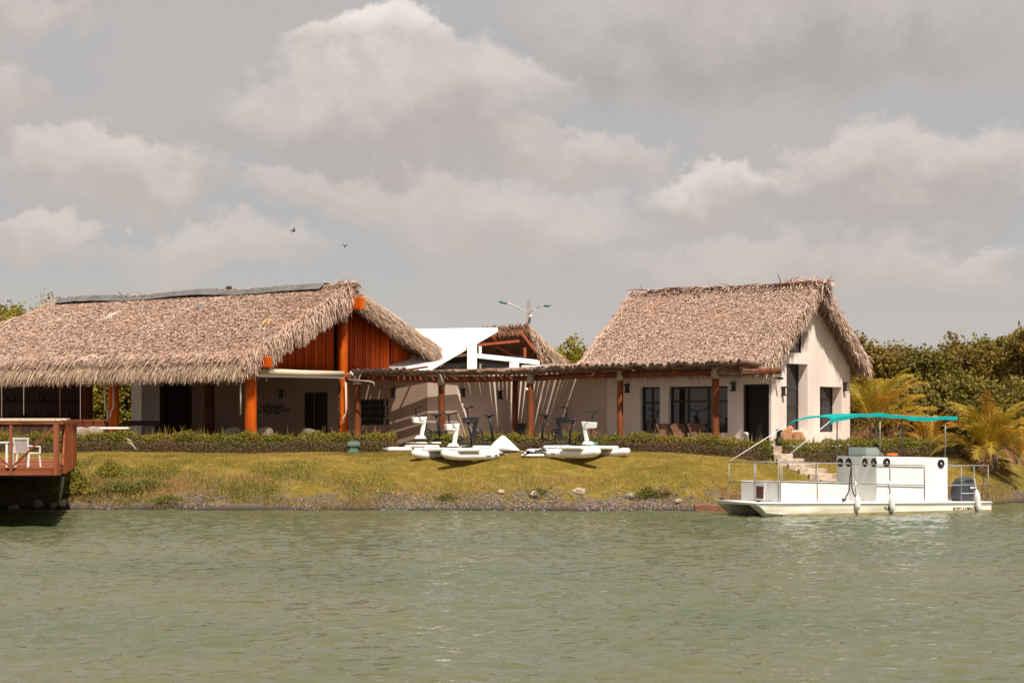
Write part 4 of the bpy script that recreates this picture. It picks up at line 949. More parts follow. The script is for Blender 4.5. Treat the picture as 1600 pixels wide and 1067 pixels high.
# lawn and bank grasses
def blades(name, label, n, px0, px1, d0, d1, h, w, m, dens=None, lean=.35):
    px = rng.uniform(px0, px1, n); d = d0 + (d1 - d0) * rng.random(n)
    X = (px - 800) / F * (74 + d); X = X; Y = shore(X) + d
    if dens is not None: k = rng.random(n) < dens(X, Y, d); X, Y, d = X[k], Y[k], d[k]
    n = len(X); Z = gz(X, Y) - .01; p0 = np.stack([X, Y, Z], 1)
    dd = nrmz(np.array([0, 0, 1.0]) + rng.normal(0, lean, (n, 3)) * [1, 1, .2])
    L = rng.uniform(h[0], h[1], n) * rng.uniform(.6, 1, n); W = rng.uniform(w[0], w[1], n)
    sd = nrmz(np.cross(dd, rng.normal(0, 1, (n, 3)))) * (W / 2)[:, None]
    V = np.stack([p0 - sd, p0 + sd, p0 + dd * L[:, None]], 1).reshape(-1, 3)
    o = fastmesh(name, V, np.arange(n * 3).reshape(n, 3), m); return tag(o, label, None, kind='stuff')
blades('lawn_grass', 'short yellow green mown grass on the slope', 170000, -30, 1640, 1.0, 8.5, (.03, .085), (.012, .03), M['blade'])
cl_ = lambda X, Y, d: np.clip(.5 + .9 * hashn(X, Y, 2.2, 21), 0, 1)
blades('bank_grass', 'dry tufted grass along the bank', 60000, 100, 1120, .25, 2.4, (.08, .26), (.012, .03), M['blade_dry'], lambda X, Y, d: cl_(X, Y, d) * np.where(X < -5, .9, .35) * np.clip((2.6 - d), 0.1, 1))
blades('bank_grass', 'rough green grass and weeds on the left bank', 60000, 100, 640, .3, 4.0, (.06, .22), (.015, .035), M['weed'], lambda X, Y, d: np.clip(.3 + 1.1 * hashn(X, Y, 1.6, 31), 0, 1) * np.clip(1.15 - d / 4, 0, 1) * np.clip((-4.0 - X) / 3, 0, 1))
blades('bank_grass', 'thin dry grass along the right bank behind the boat', 22000, 1120, 1640, .2, 1.2, (.05, .16), (.012, .03), M['blade_dry'])
# pebbles
n = 9000; px = rng.uniform(100, 1110, n); d = np.abs(rng.normal(.45, .34, n)) + .05; X = (px - 800) / F * 73; Y = shore(X) + d
k = rng.random(n) < np.clip(.15 + 1.0 * hashn(X, Y, 1.7, 41) + np.where((px > 560), .45, -.25), 0, 1); X, Y = X[k], Y[k]; n = len(X)
oct_ = np.array([[1, 0, 0], [0, 1, 0], [-1, 0, 0], [0, -1, 0], [0, 0, 1], [0, 0, -1.]]); rr = (rng.uniform(.012, .05, n) * rng.uniform(.5, 1.3, n))[:, None, None] * rng.uniform(.6, 1.3, (n, 1, 3))
Vp = (oct_[None] * rr * rng.uniform(.75, 1.25, (n, 6, 1)) + np.stack([X, Y, gz(X, Y) + .005], 1)[:, None, :]).reshape(-1, 3)
Fp = np.array([[0, 1, 4], [1, 2, 4], [2, 3, 4], [3, 0, 4], [1, 0, 5], [2, 1, 5], [3, 2, 5], [0, 3, 5]]); Fp = (np.arange(n)[:, None, None] * 6 + Fp[None]).reshape(-1, 3)
tag(fastmesh('pebbles', Vp, Fp, M['pebble']), 'grey pebbles and shells strewn along the bank', None, kind='stuff')
# rocks
def rock(px, py, Y, r, m, label, name='rock', sq=.6):
    x = X_(px, Y); z = float(gz(x, Y)); mb = MB(); r *= .8; mb.ellipsoid((0, 0, 0), (r, r * .8, r * sq), 13, 9, .15)
    o = mb.build(name, m, None, False); o.location = (x, Y, z + r * sq * .3); o.rotation_euler = (0, 0, random.uniform(0, 6)); tag(o, label, 'rock', 'rocks along the bank')
rock(836, 789, 72.9, .24, M['pale_stone'], 'pale flat stone at the waterline in the middle of the bank', sq=.7)
rock(905, 786, 73.1, .3, M['pale_stone'], 'long pale slab of rock right of the middle of the bank', sq=.6)
rock(985, 789, 72.9, .24, M['stone'], 'brown rock on the bank left of the grass tussock', sq=.6)
rock(1060, 796, 72.5, .24, M['stone'], 'low brown rock beside the red brick edging', sq=.55)
rock(783, 775, 73.3, .20, M['pale_stone'], 'small pale stone high on the pebbly bank')
rock(100, 793, 73.3, .26, M['pale_stone'], 'whitish rock under the corner of the timber deck', sq=.8)
rock(86, 791, 73.6, .22, M['pale_stone'], 'pale rock behind the slanted deck strut')
rock(60, 789, 73.8, .25, M['stone'], 'brown rock in the shade under the timber deck', sq=.8)
rock(22, 789, 73.8, .28, M['stone'], 'dark rock farthest under the timber deck', sq=.8)
for px, Y, r, lb in ((126, 81.6, .40, 'pale boulder behind the hedge near the deck railing'), (146, 81.9, .42, 'larger pale boulder behind the hedge under the bar')):
    x = X_(px, Y); mb = MB(); mb.ellipsoid((0, 0, 0), (r, r * .7, r * .6), 12, 8, .06); o = mb.build('boulder', M['stone'], None, True); o.location = (x, Y, 2.72); tag(o, lb, 'boulder', 'boulders behind the hedge')
    mb = MB()
def plantlet(px, Y, h, r, n, m, label, name='weed_clump', leaf=.045, z=None):
    x = X_(px, Y); z = float(gz(x, Y)) if z is None else z; o = thing(name, label, 'plant', (x, Y, z), 0, 'wild plants on the bank')
    u = rng.normal(0, .55, (n, 3)) * [r, r, 0] + np.repeat(rng.normal(0, .4, (n // 50 + 1, 3)) * [r, r * .6, 0], 50, 0)[:n]; zz = rng.random(n) ** .8 * h * np.clip(1.1 - np.hypot(u[:, 0], u[:, 1]) / (r * 1.5), .2, 1)
    u[:, 2] = zz; fastmesh('foliage', leafcloud(u, leaf, up=1.2, aspect=.35), np.arange(n * 4).reshape(n, 4), m, o)
    mb = MB()
    for k in range(6): a = random.uniform(0, 6.28); mb.tube([(0, 0, 0), (r * .4 * math.cos(a), r * .4 * math.sin(a), h * .8)], [.01, .004], 4)
    mb.build('stem', M['bark'], o, world=False)
plantlet(122, 73.6, .95, .42, 2600, M['hedge_green'], 'dark leafy bush beside the corner of the timber deck', 'bank_bush', .05)
plantlet(172, 75.2, .65, .45, 1500, M['hedge_green'], 'green weed clump in the upper left of the bank')
plantlet(186, 73.9, .35, .6, 1500, M['weed'], 'low yellow green weeds right of the deck bush')
plantlet(232, 74.2, .30, .6, 1500, M['weed'], 'spreading weeds below the driftwood stick')
plantlet(265, 73.4, .25, .5, 1200, M['weed'], 'low weeds near the water left of the dry grass')
plantlet(1012, 72.9, .42, .36, 1300, M['weed'], 'grass tussock at the water edge left of the brick edging')
plantlet(1037, 73.0, .36, .25, 700, M['blade_dry'], 'dry tussock touching the rocks by the brick edging')
plantlet(842, 73.0, .2, .3, 500, M['weed'], 'tiny weed clump beside the pale flat stone')
plantlet(700, 73.1, .22, .3, 500, M['weed'], 'tiny weed clump on the pebbles in the middle left')
mb = MB()
for a in ((138, 752, 138, 715), (138, 733, 128, 716), (138, 728, 148, 708), (138, 738, 150, 722)): mb.tube([pix(a[0], a[1], 74.6), pix(a[2], a[3], 74.6)], [.018, .006], 5)
x = pix(138, 752, 74.6); mb.tube([(x[0], x[1], float(gz(x[0], x[1])) - .05), x], .02, 5)
tag(mb.build('bare_sapling', M['bark']), 'leafless sapling above the bush by the deck', 'sapling')
mb = MB(); Y = 79.0
for a in ((196, 684, 212, 701), (198, 690, 213, 702), (205, 693, 199, 685)): mb.tube([pix(a[0], a[1], Y), (pix(a[0], a[1], Y) + pix(a[2], a[3], Y)) / 2 + V3(.02, 0, .03), pix(a[2], a[3], Y)], [.015, .03, .02], 6)
tag(mb.build('driftwood', M['pale_stone']), 'pale forked driftwood branch leaning on the hedge', 'driftwood')

# ------------------------------------------------------------------ steps, edging, small garden things
stp = thing('stone_steps', 'rough travertine steps going down the lawn from the cottage corner', 'steps', tuple(pix(1225, 712, 77.5)))
for x0, x1, y0, y1, Y in ((1208, 1222, 697, 709, 78.3), (1209, 1239, 709, 716, 77.6), (1215, 1257, 716.5, 724, 77.2), (1232, 1276, 724, 732, 76.8), (1249, 1293, 732, 740, 76.4), (1265, 1312, 740, 749, 76.0), (1283, 1330, 749, 760, 75.6)):
    A, B_ = pix(x0, y1, Y), pix(x1, y0, Y); mb = MB(); mb.box(A[0], B_[0], Y, Y + .75, A[2] - .25, B_[2]); mb.build('step', M['travertine'], stp, bevel=.03)
mb = MB(); A, B_ = pix(1086, 801, 71.9), pix(1165, 788.5, 71.9); mb.box(A[0], B_[0], 71.9, 72.6, -.3, B_[2])
tag(mb.build('brick_edging', M['brick_red'], None, bevel=.03), 'low red brick landing at the water edge by the bows', 'landing')
def garden_light(px, Y, lb):
    x = X_(px, Y); z = float(gz(x, Y)); o = thing('garden_floodlight', lb, 'garden light', (x, Y, z), 0, 'green garden floodlights')
    mb = MB(); mb.box(-.20, .20, -.12, .12, 0, .10); mb.box(-.15, .15, -.09, .09, .10, .17); mb.build('base', M['lamp_green'], o, world=False)
    mb = MB(); mb.box(-.24, .24, -.14, .14, .26, .40); mb.box(-.2, .2, -.1, .1, .40, .44); mb.build('lamp_housing', M['lamp_green'], o, world=False, bevel=.02)
    mb = MB(); [mb.bar((sx * .16, 0, .12), (sx * .16, 0, .30), .05) for sx in (-1, 1)]; mb.build('bracket', M['dark_frame'], o, world=False)
garden_light(553, 79.2, 'green garden floodlight in front of the hedge by the tall orange post')
garden_light(924, 78.3, 'green garden floodlight in front of the hedge behind the white water bike')
def bollard(px, py0, py1, Y, lb, col):
    x = X_(px, Y); z0, z1 = zof(py1, Y), zof(py0, Y); o = thing('bollard_lamp', lb, 'bollard lamp', (x, Y, z0), 0, 'bollard lamps'); h = z1 - z0
    mb = MB(); mb.tube([(0, 0, 0), (0, 0, h * .55)], .13, 12); mb.build('post', M[col], o, world=False, smooth=True)
    mb = MB(); [mb.tube([(0, 0, h * (.58 + .09 * k)), (0, 0, h * (.62 + .09 * k))], .13, 12) for k in range(4)]; mb.tube([(0, 0, h * .55), (0, 0, h * .95)], .08, 10); mb.ellipsoid((0, 0, h * .93), (.13, .13, .07)); mb.build('lantern_head', M[col], o, world=False)
bollard(1217, 671, 700, 78.9, 'dark louvred bollard lamp behind the hedge at the cottage corner', 'lamp_metal')
bollard(1165, 676, 700, 79.9, 'pale bollard lamp standing in the cottage doorway', 'pvc')
# loungers in front of the big window
def lounger(px, Y, rz, lb, m='lounger'):
    x = X_(px, Y); o = thing('sun_lounger', lb, 'sun lounger', (x, Y, FZ), rz, 'brown loungers under the pergola')
    mb = MB(); mb.box(-.32, .32, -1.1, .35, .30, .36); mb.build('seat', M[m], o, world=False)
    mb = MB(); mb.bar((0, .35, .33), (0, .80, .95), .64, .05, up=(1, 0, 0)) ; 
    mb = MB()
    for k in range(9): s_ = k / 8; c = (0, .35 + .42 * s_, .36 + .60 * s_); mb.box(-.31, .31, c[1] - .03, c[1] + .03, c[2] - .012, c[2] + .05)
    for sx in (-.31, .27): mb.bar((sx + .02, .33, .33), (sx + .02, .80, .99), .05)
    mb.build('backrest', M[m], o, world=False)
    for sx in (-.28, .28):
        for sy in (-1.0, .3): mb = MB(); mb.bar((sx, sy, 0), (sx, sy, .31), .05); mb.build('leg', M[m], o, world=False)
lounger(1052, 80.6, .5, 'brown lounger nearest the narrow window, with its back raised')
lounger(1074, 80.3, .5, 'middle brown lounger under the wide window')
lounger(1102, 79.9, .5, 'brown lounger beside the pergola post nearest the door')
tb = thing('folded_cushions', 'terracotta lounger cushions stacked on edge below the tall gable window', 'cushions', tuple(pix(1238, 690, 79.6)))
for poly in ([(1221, 690), (1222, 672), (1233, 668), (1243, 689)], [(1240, 690), (1239, 674), (1251, 674), (1260, 690)], [(1226, 672), (1233, 664), (1240, 671)]):
    mb = MB(); Yb = 79.6 + random.uniform(0, .3); mb.prism([pix(x, y, Yb) for x, y in poly], (.1, .28, 0)); mb.build('cushion', M['terracotta'], tb, bevel=.03)
# dark box planters by the posts (things behind the hedge)
def darkbox(x0, x1, y0, y1, Y, lb, name='speaker_box', m='black', cat='speaker'):
    A, B_ = pix(x0, y1, Y), pix(x1, y0, Y); o = thing(name, lb, cat, ((A[0] + B_[0]) / 2, Y + .2, A[2]))
    mb = MB(); mb.box(A[0], B_[0], Y, Y + .4, A[2], B_[2]); mb.build('cabinet', M[m], o, bevel=.02); mb = MB(); c = ((A[0] + B_[0]) / 2, Y - .005, (A[2] + B_[2]) / 2); mb.disc(c, (0, -1, 0), min(B_[0] - A[0], B_[2] - A[2]) * .36, .03); mb.build('grille', M['lamp_metal'], o)
darkbox(673, 700, 672, 690, 81.6, 'black equipment box on the patio behind the front white water bike', 'equipment_box', cat='equipment box')
darkbox(808, 822, 661, 690, 84.0, 'tall black box between two pergola posts', 'equipment_box', cat='equipment box')
# young agaves / stakes before wall A
for px, yt, lb in ((849, 642, 'thin bare shrub against the streaked wall, left one'), (893, 640, 'thin reddish shrub against the streaked wall, behind the white bike handlebar'), (926, 655, 'short reddish shrub against the wall right of the white water bike')):
    Y = 82.6; o = thing('thin_shrub', lb, 'shrub', (X_(px, Y), Y, FZ), 0, 'thin shrubs against the streaked wall'); h = zof(yt, Y) - FZ; mb = MB()
    for k in range(8): a = random.uniform(0, 6.28); mb.tube([(0, 0, 0), (.05 * math.cos(a), .05 * math.sin(a), h * .5), (.12 * math.cos(a), .12 * math.sin(a), h * random.uniform(.6, 1))], [.02, .012, .004], 5)
    mb.build('stem', M['log'], o, world=False)
    u = rng.normal(0, 1, (260, 3)) * [.08, .08, 0]; u[:, 2] = rng.uniform(.1, .75, 260) * h; fastmesh('foliage', leafcloud(u, .035, up=1.5, aspect=.3), np.arange(1040).reshape(-1, 4), M['seedpod'], o)

# ------------------------------------------------------------------ inside the pavilion
def wchair(px, py, Y, lb, rz=0.0):
    x = X_(px, Y); o = thing('wicker_armchair', lb, 'armchair', (x, Y, FZ), rz, 'pale wicker armchairs in the pavilion'); h = zof(py, Y) - FZ
    mb = MB(); n = 14; R_ = .34
    outer = [(R_ * math.cos(a), R_ * .9 * math.sin(a)) for a in np.linspace(math.pi * 1.02, math.pi * 1.98, n)]; inner = [(q[0] * .86, q[1] * .86) for q in outer]
    for i in range(n - 1):
        zt = h * (.80 + .20 * math.sin(math.pi * i / (n - 1))); zt2 = h * (.80 + .20 * math.sin(math.pi * (i + 1) / (n - 1)))
        a, b, c, d = outer[i], outer[i + 1], inner[i + 1], inner[i]; mb.box8([(*a, .35), (*b, .35), (*c, .35), (*d, .35), (*a, zt), (*b, zt2), (*c, zt2), (*d, zt)])
    mb.build('backrest', M['wicker'], o, world=False)
    mb = MB(); mb.box(-.3, .3, -.28, .3, .33, .42); mb.build('seat', M['wicker'], o, world=False, bevel=.03)
    for sx in (-.25, .25):
        for sy in (-.22, .25): mb = MB(); mb.bar((sx, sy, 0), (sx, sy, .34), .04); mb.build('leg', M['dark_wood'], o, world=False)
wchair(414, 667, 82.6, 'pale wicker armchair just right of the thick orange corner post', .2)
wchair(363, 667, 82.6, 'pale wicker armchair just left of the thick orange corner post', .3)
wchair(484, 669, 84.2, 'pale wicker armchair in front of the dark doorway', -.2)
def slab(name, lb, cat, x0, x1, y0, y1, Y, dep, m, z0=None, th=None, group=None):
    A, B_ = pix(x0, y1, Y), pix(x1, y0, Y); mb = MB(); mb.box(A[0], B_[0], Y, Y + dep, A[2] if z0 is None else z0, B_[2]); return tag(mb.build(name, M[m], None, bevel=.01), lb, cat, group)
bw = thing('pale_block', 'pale block wall standing free inside the pavilion', 'wall', tuple(pix(226, 700, 92)))
mb = MB(); A, B_, D_ = pix(205, 700, 93), pix(221, 604, 91), pix(247, 604, 92.2); mb.prism([(A[0], 93, FZ), (B_[0], 91, FZ), (D_[0], 92.6, FZ), (D_[0] - .5, 94.2, FZ)], (0, 0, 3.3)); mb.build('wall', M['white_wall'], bw)
sl_ = thing('slatted_screen', 'dark brown slatted timber screen deep in the pavilion', 'screen', tuple(pix(273, 700, 94.6)))
for k in range(15): xx = 247 + 3.6 * k; A, B_ = pix(xx, 700, 94.6), pix(xx + 2.4, 596, 94.6); mb = MB(); mb.box(A[0], B_[0], 94.6, 94.7, FZ, B_[2]); mb.build('slat', M['dark_wood'], sl_)
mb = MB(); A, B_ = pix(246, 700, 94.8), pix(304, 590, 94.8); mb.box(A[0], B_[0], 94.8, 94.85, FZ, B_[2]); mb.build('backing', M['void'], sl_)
bb = thing('bar_back_wall', 'dark timber back wall of the bar behind the hanging ropes', 'wall', tuple(pix(70, 700, 95)))
mb = MB(); A, B_ = pix(-40, 700, 95), pix(143, 585, 95); mb.box(A[0], B_[0], 95, 95.2, FZ, B_[2]); mb.build('panel', M['dark_wood'], bb)
for zz in (3.35, 4.05, 4.75):
    mb = MB(); mb.box(A[0], B_[0] - .8, 94.7, 94.997, zz, zz + .04); mb.build('shelf', M['dark_wood'], bb)
M['bottle'] = mat('bottle', (.10, .12, .11), (.03, .04, .035), 3, .15, island=.6)
for k in range(16):
    px = 6 + k * 6.6 + random.uniform(-1, 1); zz = random.choice([3.392, 4.092, 4.792]); x = X_(px, 94.85); mb = MB(); mb.tube([(0, 0, 0), (0, 0, .2), (0, 0, .26), (0, 0, .34)], [.04, .04, .016, .016], 8)
    o = mb.build('bottle', M['bottle'], None, True); o.location = (x, 94.85, zz); tag(o, 'dim glass bottle on the shelves of the dark bar wall', 'bottle', 'bottles on the dark bar wall')
cn = thing('bar_counter', 'long bar counter with a pale worn top, behind the deck railing', 'bar counter', tuple(pix(80, 690, 83.5)))
mb = MB(); A, B_ = pix(-40, 658, 83), pix(104, 653.5, 83); mb.box(A[0], B_[0], 83, 83.7, A[2], B_[2]); mb.build('counter_top', M['cream'], cn, bevel=.02)
mb = MB(); A, B_ = pix(-40, 690, 83.15), pix(166, 658.5, 83.15); mb.box(A[0], B_[0], 83.15, 83.6, FZ, B_[2]); mb.build('counter_base', M['dark_wood'], cn)
mb = MB(); A, B_ = pix(190, 665, 87), pix(250, 657, 87); mb.box(A[0], B_[0], 87, 87.7, A[2], B_[2]); [mb.box(A[0] + i, A[0] + i + .1, 87.1, 87.5, FZ, A[2]) for i in (.05, 1.4)]
tag(mb.build('dark_table', M['dark_wood']), 'dark timber table before the pale block wall', 'table')
slab('low_white_ledge', 'low white ledge at the foot of the reddish pavilion post', 'ledge', 152, 200, 667, 669.5, 82.0, .4, 'white_wall', z0=2.86)
for i, (px, lb) in enumerate(((104, 'slatted bar stool farthest left at the pale counter'), (121, 'second slatted bar stool from the left at the counter'), (137, 'third slatted bar stool along the counter'), (153, 'slatted bar stool at the right end of the counter'))):
    Y = 82.6; o = thing('bar_stool', lb, 'bar stool', (X_(px, Y), Y, FZ), 0, 'slatted stools at the bar')
    mb = MB(); [mb.box(-.2 + k * .08, -.16 + k * .08, -.02, .02, .75, 1.15) for k in range(6)]; mb.box(-.22, .22, -.025, .025, 1.1, 1.15); mb.build('backrest', M['deck_post'], o, world=False)
    mb = MB(); mb.box(-.2, .2, -.02, .34, .70, .75); mb.build('seat', M['deck_post'], o, world=False)
    for sx in (-.18, .18):
        for sy in (0, .3): mb = MB(); mb.bar((sx, sy, 0), (sx, sy, .7), .04); mb.build('leg', M['deck_post'], o, world=False)
for px, y1, lb in ((2.5, 652, 'pale hanging rope at the far left of the bar'), (37, 648, 'pale hanging rope, shortest, above the deck chairs'), (93.5, 650, 'reddish hanging rope over the deck corner post'), (125.5, 655, 'pale hanging rope nearest the reddish post')):
    mb = MB(); mb.tube([pix(px, 590, 82.0), pix(px, y1, 82.0)], .014, 6); tag(mb.build('hanging_rope', M['rope'] if px != 93.5 else M['log']), lb, 'rope', 'ropes hanging under the pavilion eave')
mb = MB(); q = pix(152, 653, 96); mb.bar(pix(144, 640, 96), pix(152, 654, 96), .05); mb.bar(pix(160, 640, 96), pix(152, 654, 96), .05); tag(mb.build('trellis_brace', M['bark']), 'crossed timber braces seen through the pavilion gap', 'brace')
mb = MB(); A, B_ = pix(104.3, 658, 83.1), pix(168, 655, 83.1); mb.box(A[0], B_[0], 83.1, 83.7, A[2], B_[2]); mb.build('counter_end', M['log'], cn)
# bamboo lantern string on the tall post
mb = MB()
for k in range(12): mb.ellipsoid(tuple(pix(530 + random.uniform(-1.2, 1.2), 598 + k * 6.2, 84.5)), (.05, .05, .10), 7, 5, .2)
tag(mb.build('climbing_vine', M['dark_wood']), 'dark dried vine climbing the left side of the tall orange post', 'vine')
mb = MB()
for k in range(16): mb.ellipsoid(tuple(pix(603 + random.uniform(-2.2, 2.2), 625 + k * 3.8, 84.2)), (.06, .06, .07), 7, 5, .25)
mb.tube([pix(603, 600, 84.2), pix(603, 690, 84.2)], .012, 5)
tag(mb.build('hanging_plant', M['bark']), 'dark dry plant hanging left of the pergola wall lamp', 'plant')

# ------------------------------------------------------------------ timber deck at the left
DK = thing('timber_deck', 'reddish timber deck with railing reaching out over the water', 'deck', tuple(pix(60, 735, 60)))
DY = 60.0; Dz = lambda py: zof(py, DY)
cr_ = pix(92, 735, DY); xr = cr_[0]; xb = pix(112, 735, 74)[0]
dxy = np.array([xb - xr, 14.0]) / 14.0; DL = 17.2
def dk(x, yy, z): return (xr + x + dxy[0] * yy, DY + yy, z)   # x<=0 along the front, yy back
z_f0, z_f1 = Dz(742.5), Dz(731.5)
mb = MB()
for k in range(110):
    y0 = .06 + k * .155; mb.box8([dk(-9, y0, z_f1 - .04), dk(-.02, y0, z_f1 - .04), dk(-.02, y0 + .14, z_f1 - .04), dk(-9, y0 + .14, z_f1 - .04), dk(-9, y0, z_f1), dk(-.02, y0, z_f1), dk(-.02, y0 + .14, z_f1), dk(-9, y0 + .14, z_f1)])
mb.build('floor_boards', M['deck_wood'], DK)
mb = MB(); mb.box8([dk(-9, 0, z_f0), dk(0, 0, z_f0), dk(0, .05, z_f0), dk(-9, .05, z_f0), dk(-9, 0, z_f1 + .01), dk(0, 0, z_f1 + .01), dk(0, .05, z_f1 + .01), dk(-9, .05, z_f1 + .01)]); mb.build('fascia_board', M['deck_wood'], DK, bevel=.008)
mb = MB(); mb.box8([dk(0.003, 0, z_f0), dk(.05, 0, z_f0), dk(.05, DL, z_f0), dk(0.003, DL, z_f0), dk(.003, 0, z_f1 + .01), dk(.05, 0, z_f1 + .01), dk(.05, DL, z_f1 + .01), dk(.003, DL, z_f1 + .01)]); mb.build('fascia_board', M['deck_wood'], DK)
zr = Dz(663)
def dpost(x, yy, w=.13): mb = MB(); A = Vector(dk(x, yy, z_f0)); B_ = Vector(dk(x, yy, zr)); mb.box(A.x - w / 2, A.x + w / 2, A.y - w / 2, A.y + w / 2, A.z, B_.z); mb.build('railing_post', M['deck_post'], DK, bevel=.008)
xmid = pix(17.5, 700, DY)[0] - xr
dpost(-.07, -.07, .15); dpost(xmid, -.05, .085); dpost(xmid * 2, -.05, .085)
for yy in (2.2, 4.6, 7.0, 9.4, 11.8, 13.8): dpost(.1, yy, .15)
def rail(A, B_, w, h, nm='handrail'): mb = MB(); mb.bar(A, B_, w, h); mb.build(nm, M['deck_post'], DK, bevel=.008)
rail(dk(-9, -.03, zr + .035), dk(.02, -.03, zr + .035), .16, .06); rail(dk(.04, .06, zr + .035), dk(.12, 14, zr + .035), .16, .06)
zc = z_f1 + .06
rail(dk(xmid + .06, -.06, zc), dk(-.1, -.06, zr - .05), .045, .06, 'cross_brace'); rail(dk(xmid - .06, -.06, zc), dk(xmid * 2 + .1, -.06, zr - .05), .045, .06, 'cross_brace')
for yy in (0.3, 2.6, 5, 7.4, 9.8): rail(dk(.1, yy, zc), dk(.1, yy + 2.1, zr - .05), .05, .06, 'cross_brace')
for yy in (0.8, 10, 12.5):
    for xx in (-4.0, -7):
        q = Vector(dk(xx, yy + .5, 0)); mb = MB(); mb.tube([(q.x, q.y + .8, -1.2), (q.x, q.y + .8, z_f0 + .02)], .12, 10); mb.build('pile', M['bark'], DK) if yy > 2 else None
mb = MB(); mb.tube([pix(91, 786, 69.5), pix(97.5, 746, 67.5)], .07, 10); mb.build('strut', M['zinc'], DK, smooth=True)
mb = MB(); mb.box8([dk(-9, .1, z_f0 - .05), dk(-.1, .1, z_f0 - .05), dk(-.1, DL, z_f0 - .05), dk(-9, DL, z_f0 - .05), dk(-9, .1, z_f0 + .08), dk(-.1, .1, z_f0 + .08), dk(-.1, DL, z_f0 + .08), dk(-9, DL, z_f0 + .08)]); mb.build('joist_frame', M['dark_wood'], DK)
mb = MB(); mb.tube([pix(18 + 6 * k, 745 + 4.5 * math.sin(k / 10 * math.pi), 60.4) for k in range(11)], .012, 5); mb.build('cable', M['black'], DK)
def dchair(px, Y, rz, lb):
    o = thing('white_chair', lb, 'chair', (X_(px, Y), Y, z_f1 + .0), rz, 'white slatted chairs on the deck')
    mb = MB()
    for k in range(8): x0 = -.25 + k * .064; mb.box8([(x0, .2, .42), (x0 + .060, .2, .42), (x0 + .060, .225, .42), (x0, .225, .42), (x0, .30, .86), (x0 + .060, .30, .86), (x0 + .060, .325, .86), (x0, .325, .86)])
    mb.box(-.26, .26, .295, .33, .84, .88); mb.build('backrest', M['chair_white'], o, world=False)
    mb = MB(); mb.box(-.26, .26, -.25, .22, .40, .44); mb.build('seat', M['chair_white'], o, world=False, bevel=.01)
    for sx in (-.23, .23):
        for y0, y1 in ((-.22, -.26), (.2, .28)): mb = MB(); mb.bar((sx, y0, .42), (sx * 1.1, y1, 0), .04); mb.build('leg', M['chair_white'], o, world=False)
    for sx in (-.27, .27): mb = MB(); mb.bar((sx, -.22, .62), (sx, .25, .64), .04); mb.bar((sx, -.22, .42), (sx, -.22, .63), .035); mb.build('armrest', M['chair_white'], o, world=False)
dchair(44, 61.8, 2.6, 'white slatted chair on the deck nearest the diagonal brace')
dchair(30, 62.9, 3.5, 'white slatted chair on the deck behind the middle railing post')
tw_ = thing('white_table', 'white square table on the deck cut off by the left edge', 'table', (X_(-4, 62), 62, z_f1))
mb = MB(); mb.box(-.55, .42, -.4, .4, .72, .76); mb.build('tabletop', M['chair_white'], tw_, world=False, bevel=.008)
for sx in (-.5, .37):
    for sy in (-.35, .35): mb = MB(); mb.bar((sx, sy, .72), (sx, sy, 0), .06); mb.build('leg', M['chair_white'], tw_, world=False)

# ------------------------------------------------------------------ the boat
TH_ = math.radians(27); BO = np.array([(1184 - 800) / F * 67.0, 67.0]); EX = np.array([math.cos(TH_), math.sin(TH_)]); EY = np.array([-EX[1], EX[0]])
boat = thing('pontoon_boat', 'white twin hulled work boat with steel rails and a box cabin, moored at the bank', 'boat', (BO[0], BO[1], 0), TH_)
def ba(px, b): return hit(px, BO + EY * b, EX)
def bY(a, b): return (BO + EX * a + EY * b)[1]
def bz(py, a, b): return zof(py, bY(a, b))
def bp(px, py, b): a = ba(px, b); return Vector((a, b, bz(py, a, b)))
LB = ba(1549, 0); BW = 2.5
zb0, zb1 = .50, .36        # sheer height at bow and stern
def sheer(a): return zb0 + (zb1 - zb0) * min(1, max(0, a / LB)) ** .8
def bl(mb, nm, m, par=None, sm=False, bev=0.0): return mb.build(nm, m, par or boat, smooth=sm, world=False, bevel=bev)
def hull(b0, b1):
    mb = MB(); N = 26; sec = []
    for i in range(N + 1):
        u = i / N; a = LB * u; s = sheer(a) - .10; w = (b1 - b0) / 2; near = b0 < .5
        rk = max(0, 1 - u / .22); wd = w * (1 - .42 * rk ** 2); c = b0 + wd if near else b1 - wd; kz = -.28 + .26 * rk ** 1.5; kw = wd * (.55 - .40 * rk)
        ab = a + .0; ak = a + .42 * rk ** 1.2       # raked stem
        ch = -.02 + .16 * rk
        sec.append([(ab, c - wd, s), (ab * .6 + ak * .4, c - wd * 1.0, (s + ch) / 2 + .02), (ak * .8 + ab * .2, c - wd * (1.0 - .06 * rk), ch), (ak, c - kw, kz), (ak, c + kw, kz), (ak * .8 + ab * .2, c + wd * .92, ch), (ab * .6 + ak * .4, c + wd * .97, (s + ch) / 2 + .02), (ab, c + wd, s)])
    n = 8
    for q in sec: mb.v += q
    for i in range(N):
        for j in range(n - 1): a = i * n + j; mb.f.append((a, a + 1, a + n + 1, a + n))
    mb.f.append(tuple(range(n))); mb.f.append(tuple(N * n + j for j in reversed(range(n))))
    return mb
for b0, b1 in ((0.0, .85), (BW - .85, BW)):
    h = bl(hull(b0, b1), 'hull', M['hull_paint'])
    mb = MB(); N = 20                                  # algae line just above the water
    for i in range(N):
        a0_, a1_ = LB * (.10 + .9 * i / N), LB * (.10 + .9 * (i + 1) / N)
        mb.add([(a0_, b0 + .028, .085), (a1_, b0 + .028, .085), (a1_, b0 + .012, -.05), (a0_, b0 + .012, -.05)], [(0, 1, 2, 3)])
    mb.v = [(v[0], v[1] - .045, v[2]) for v in mb.v]
    bl(mb, 'waterline_band', M['hull_algae'], h)
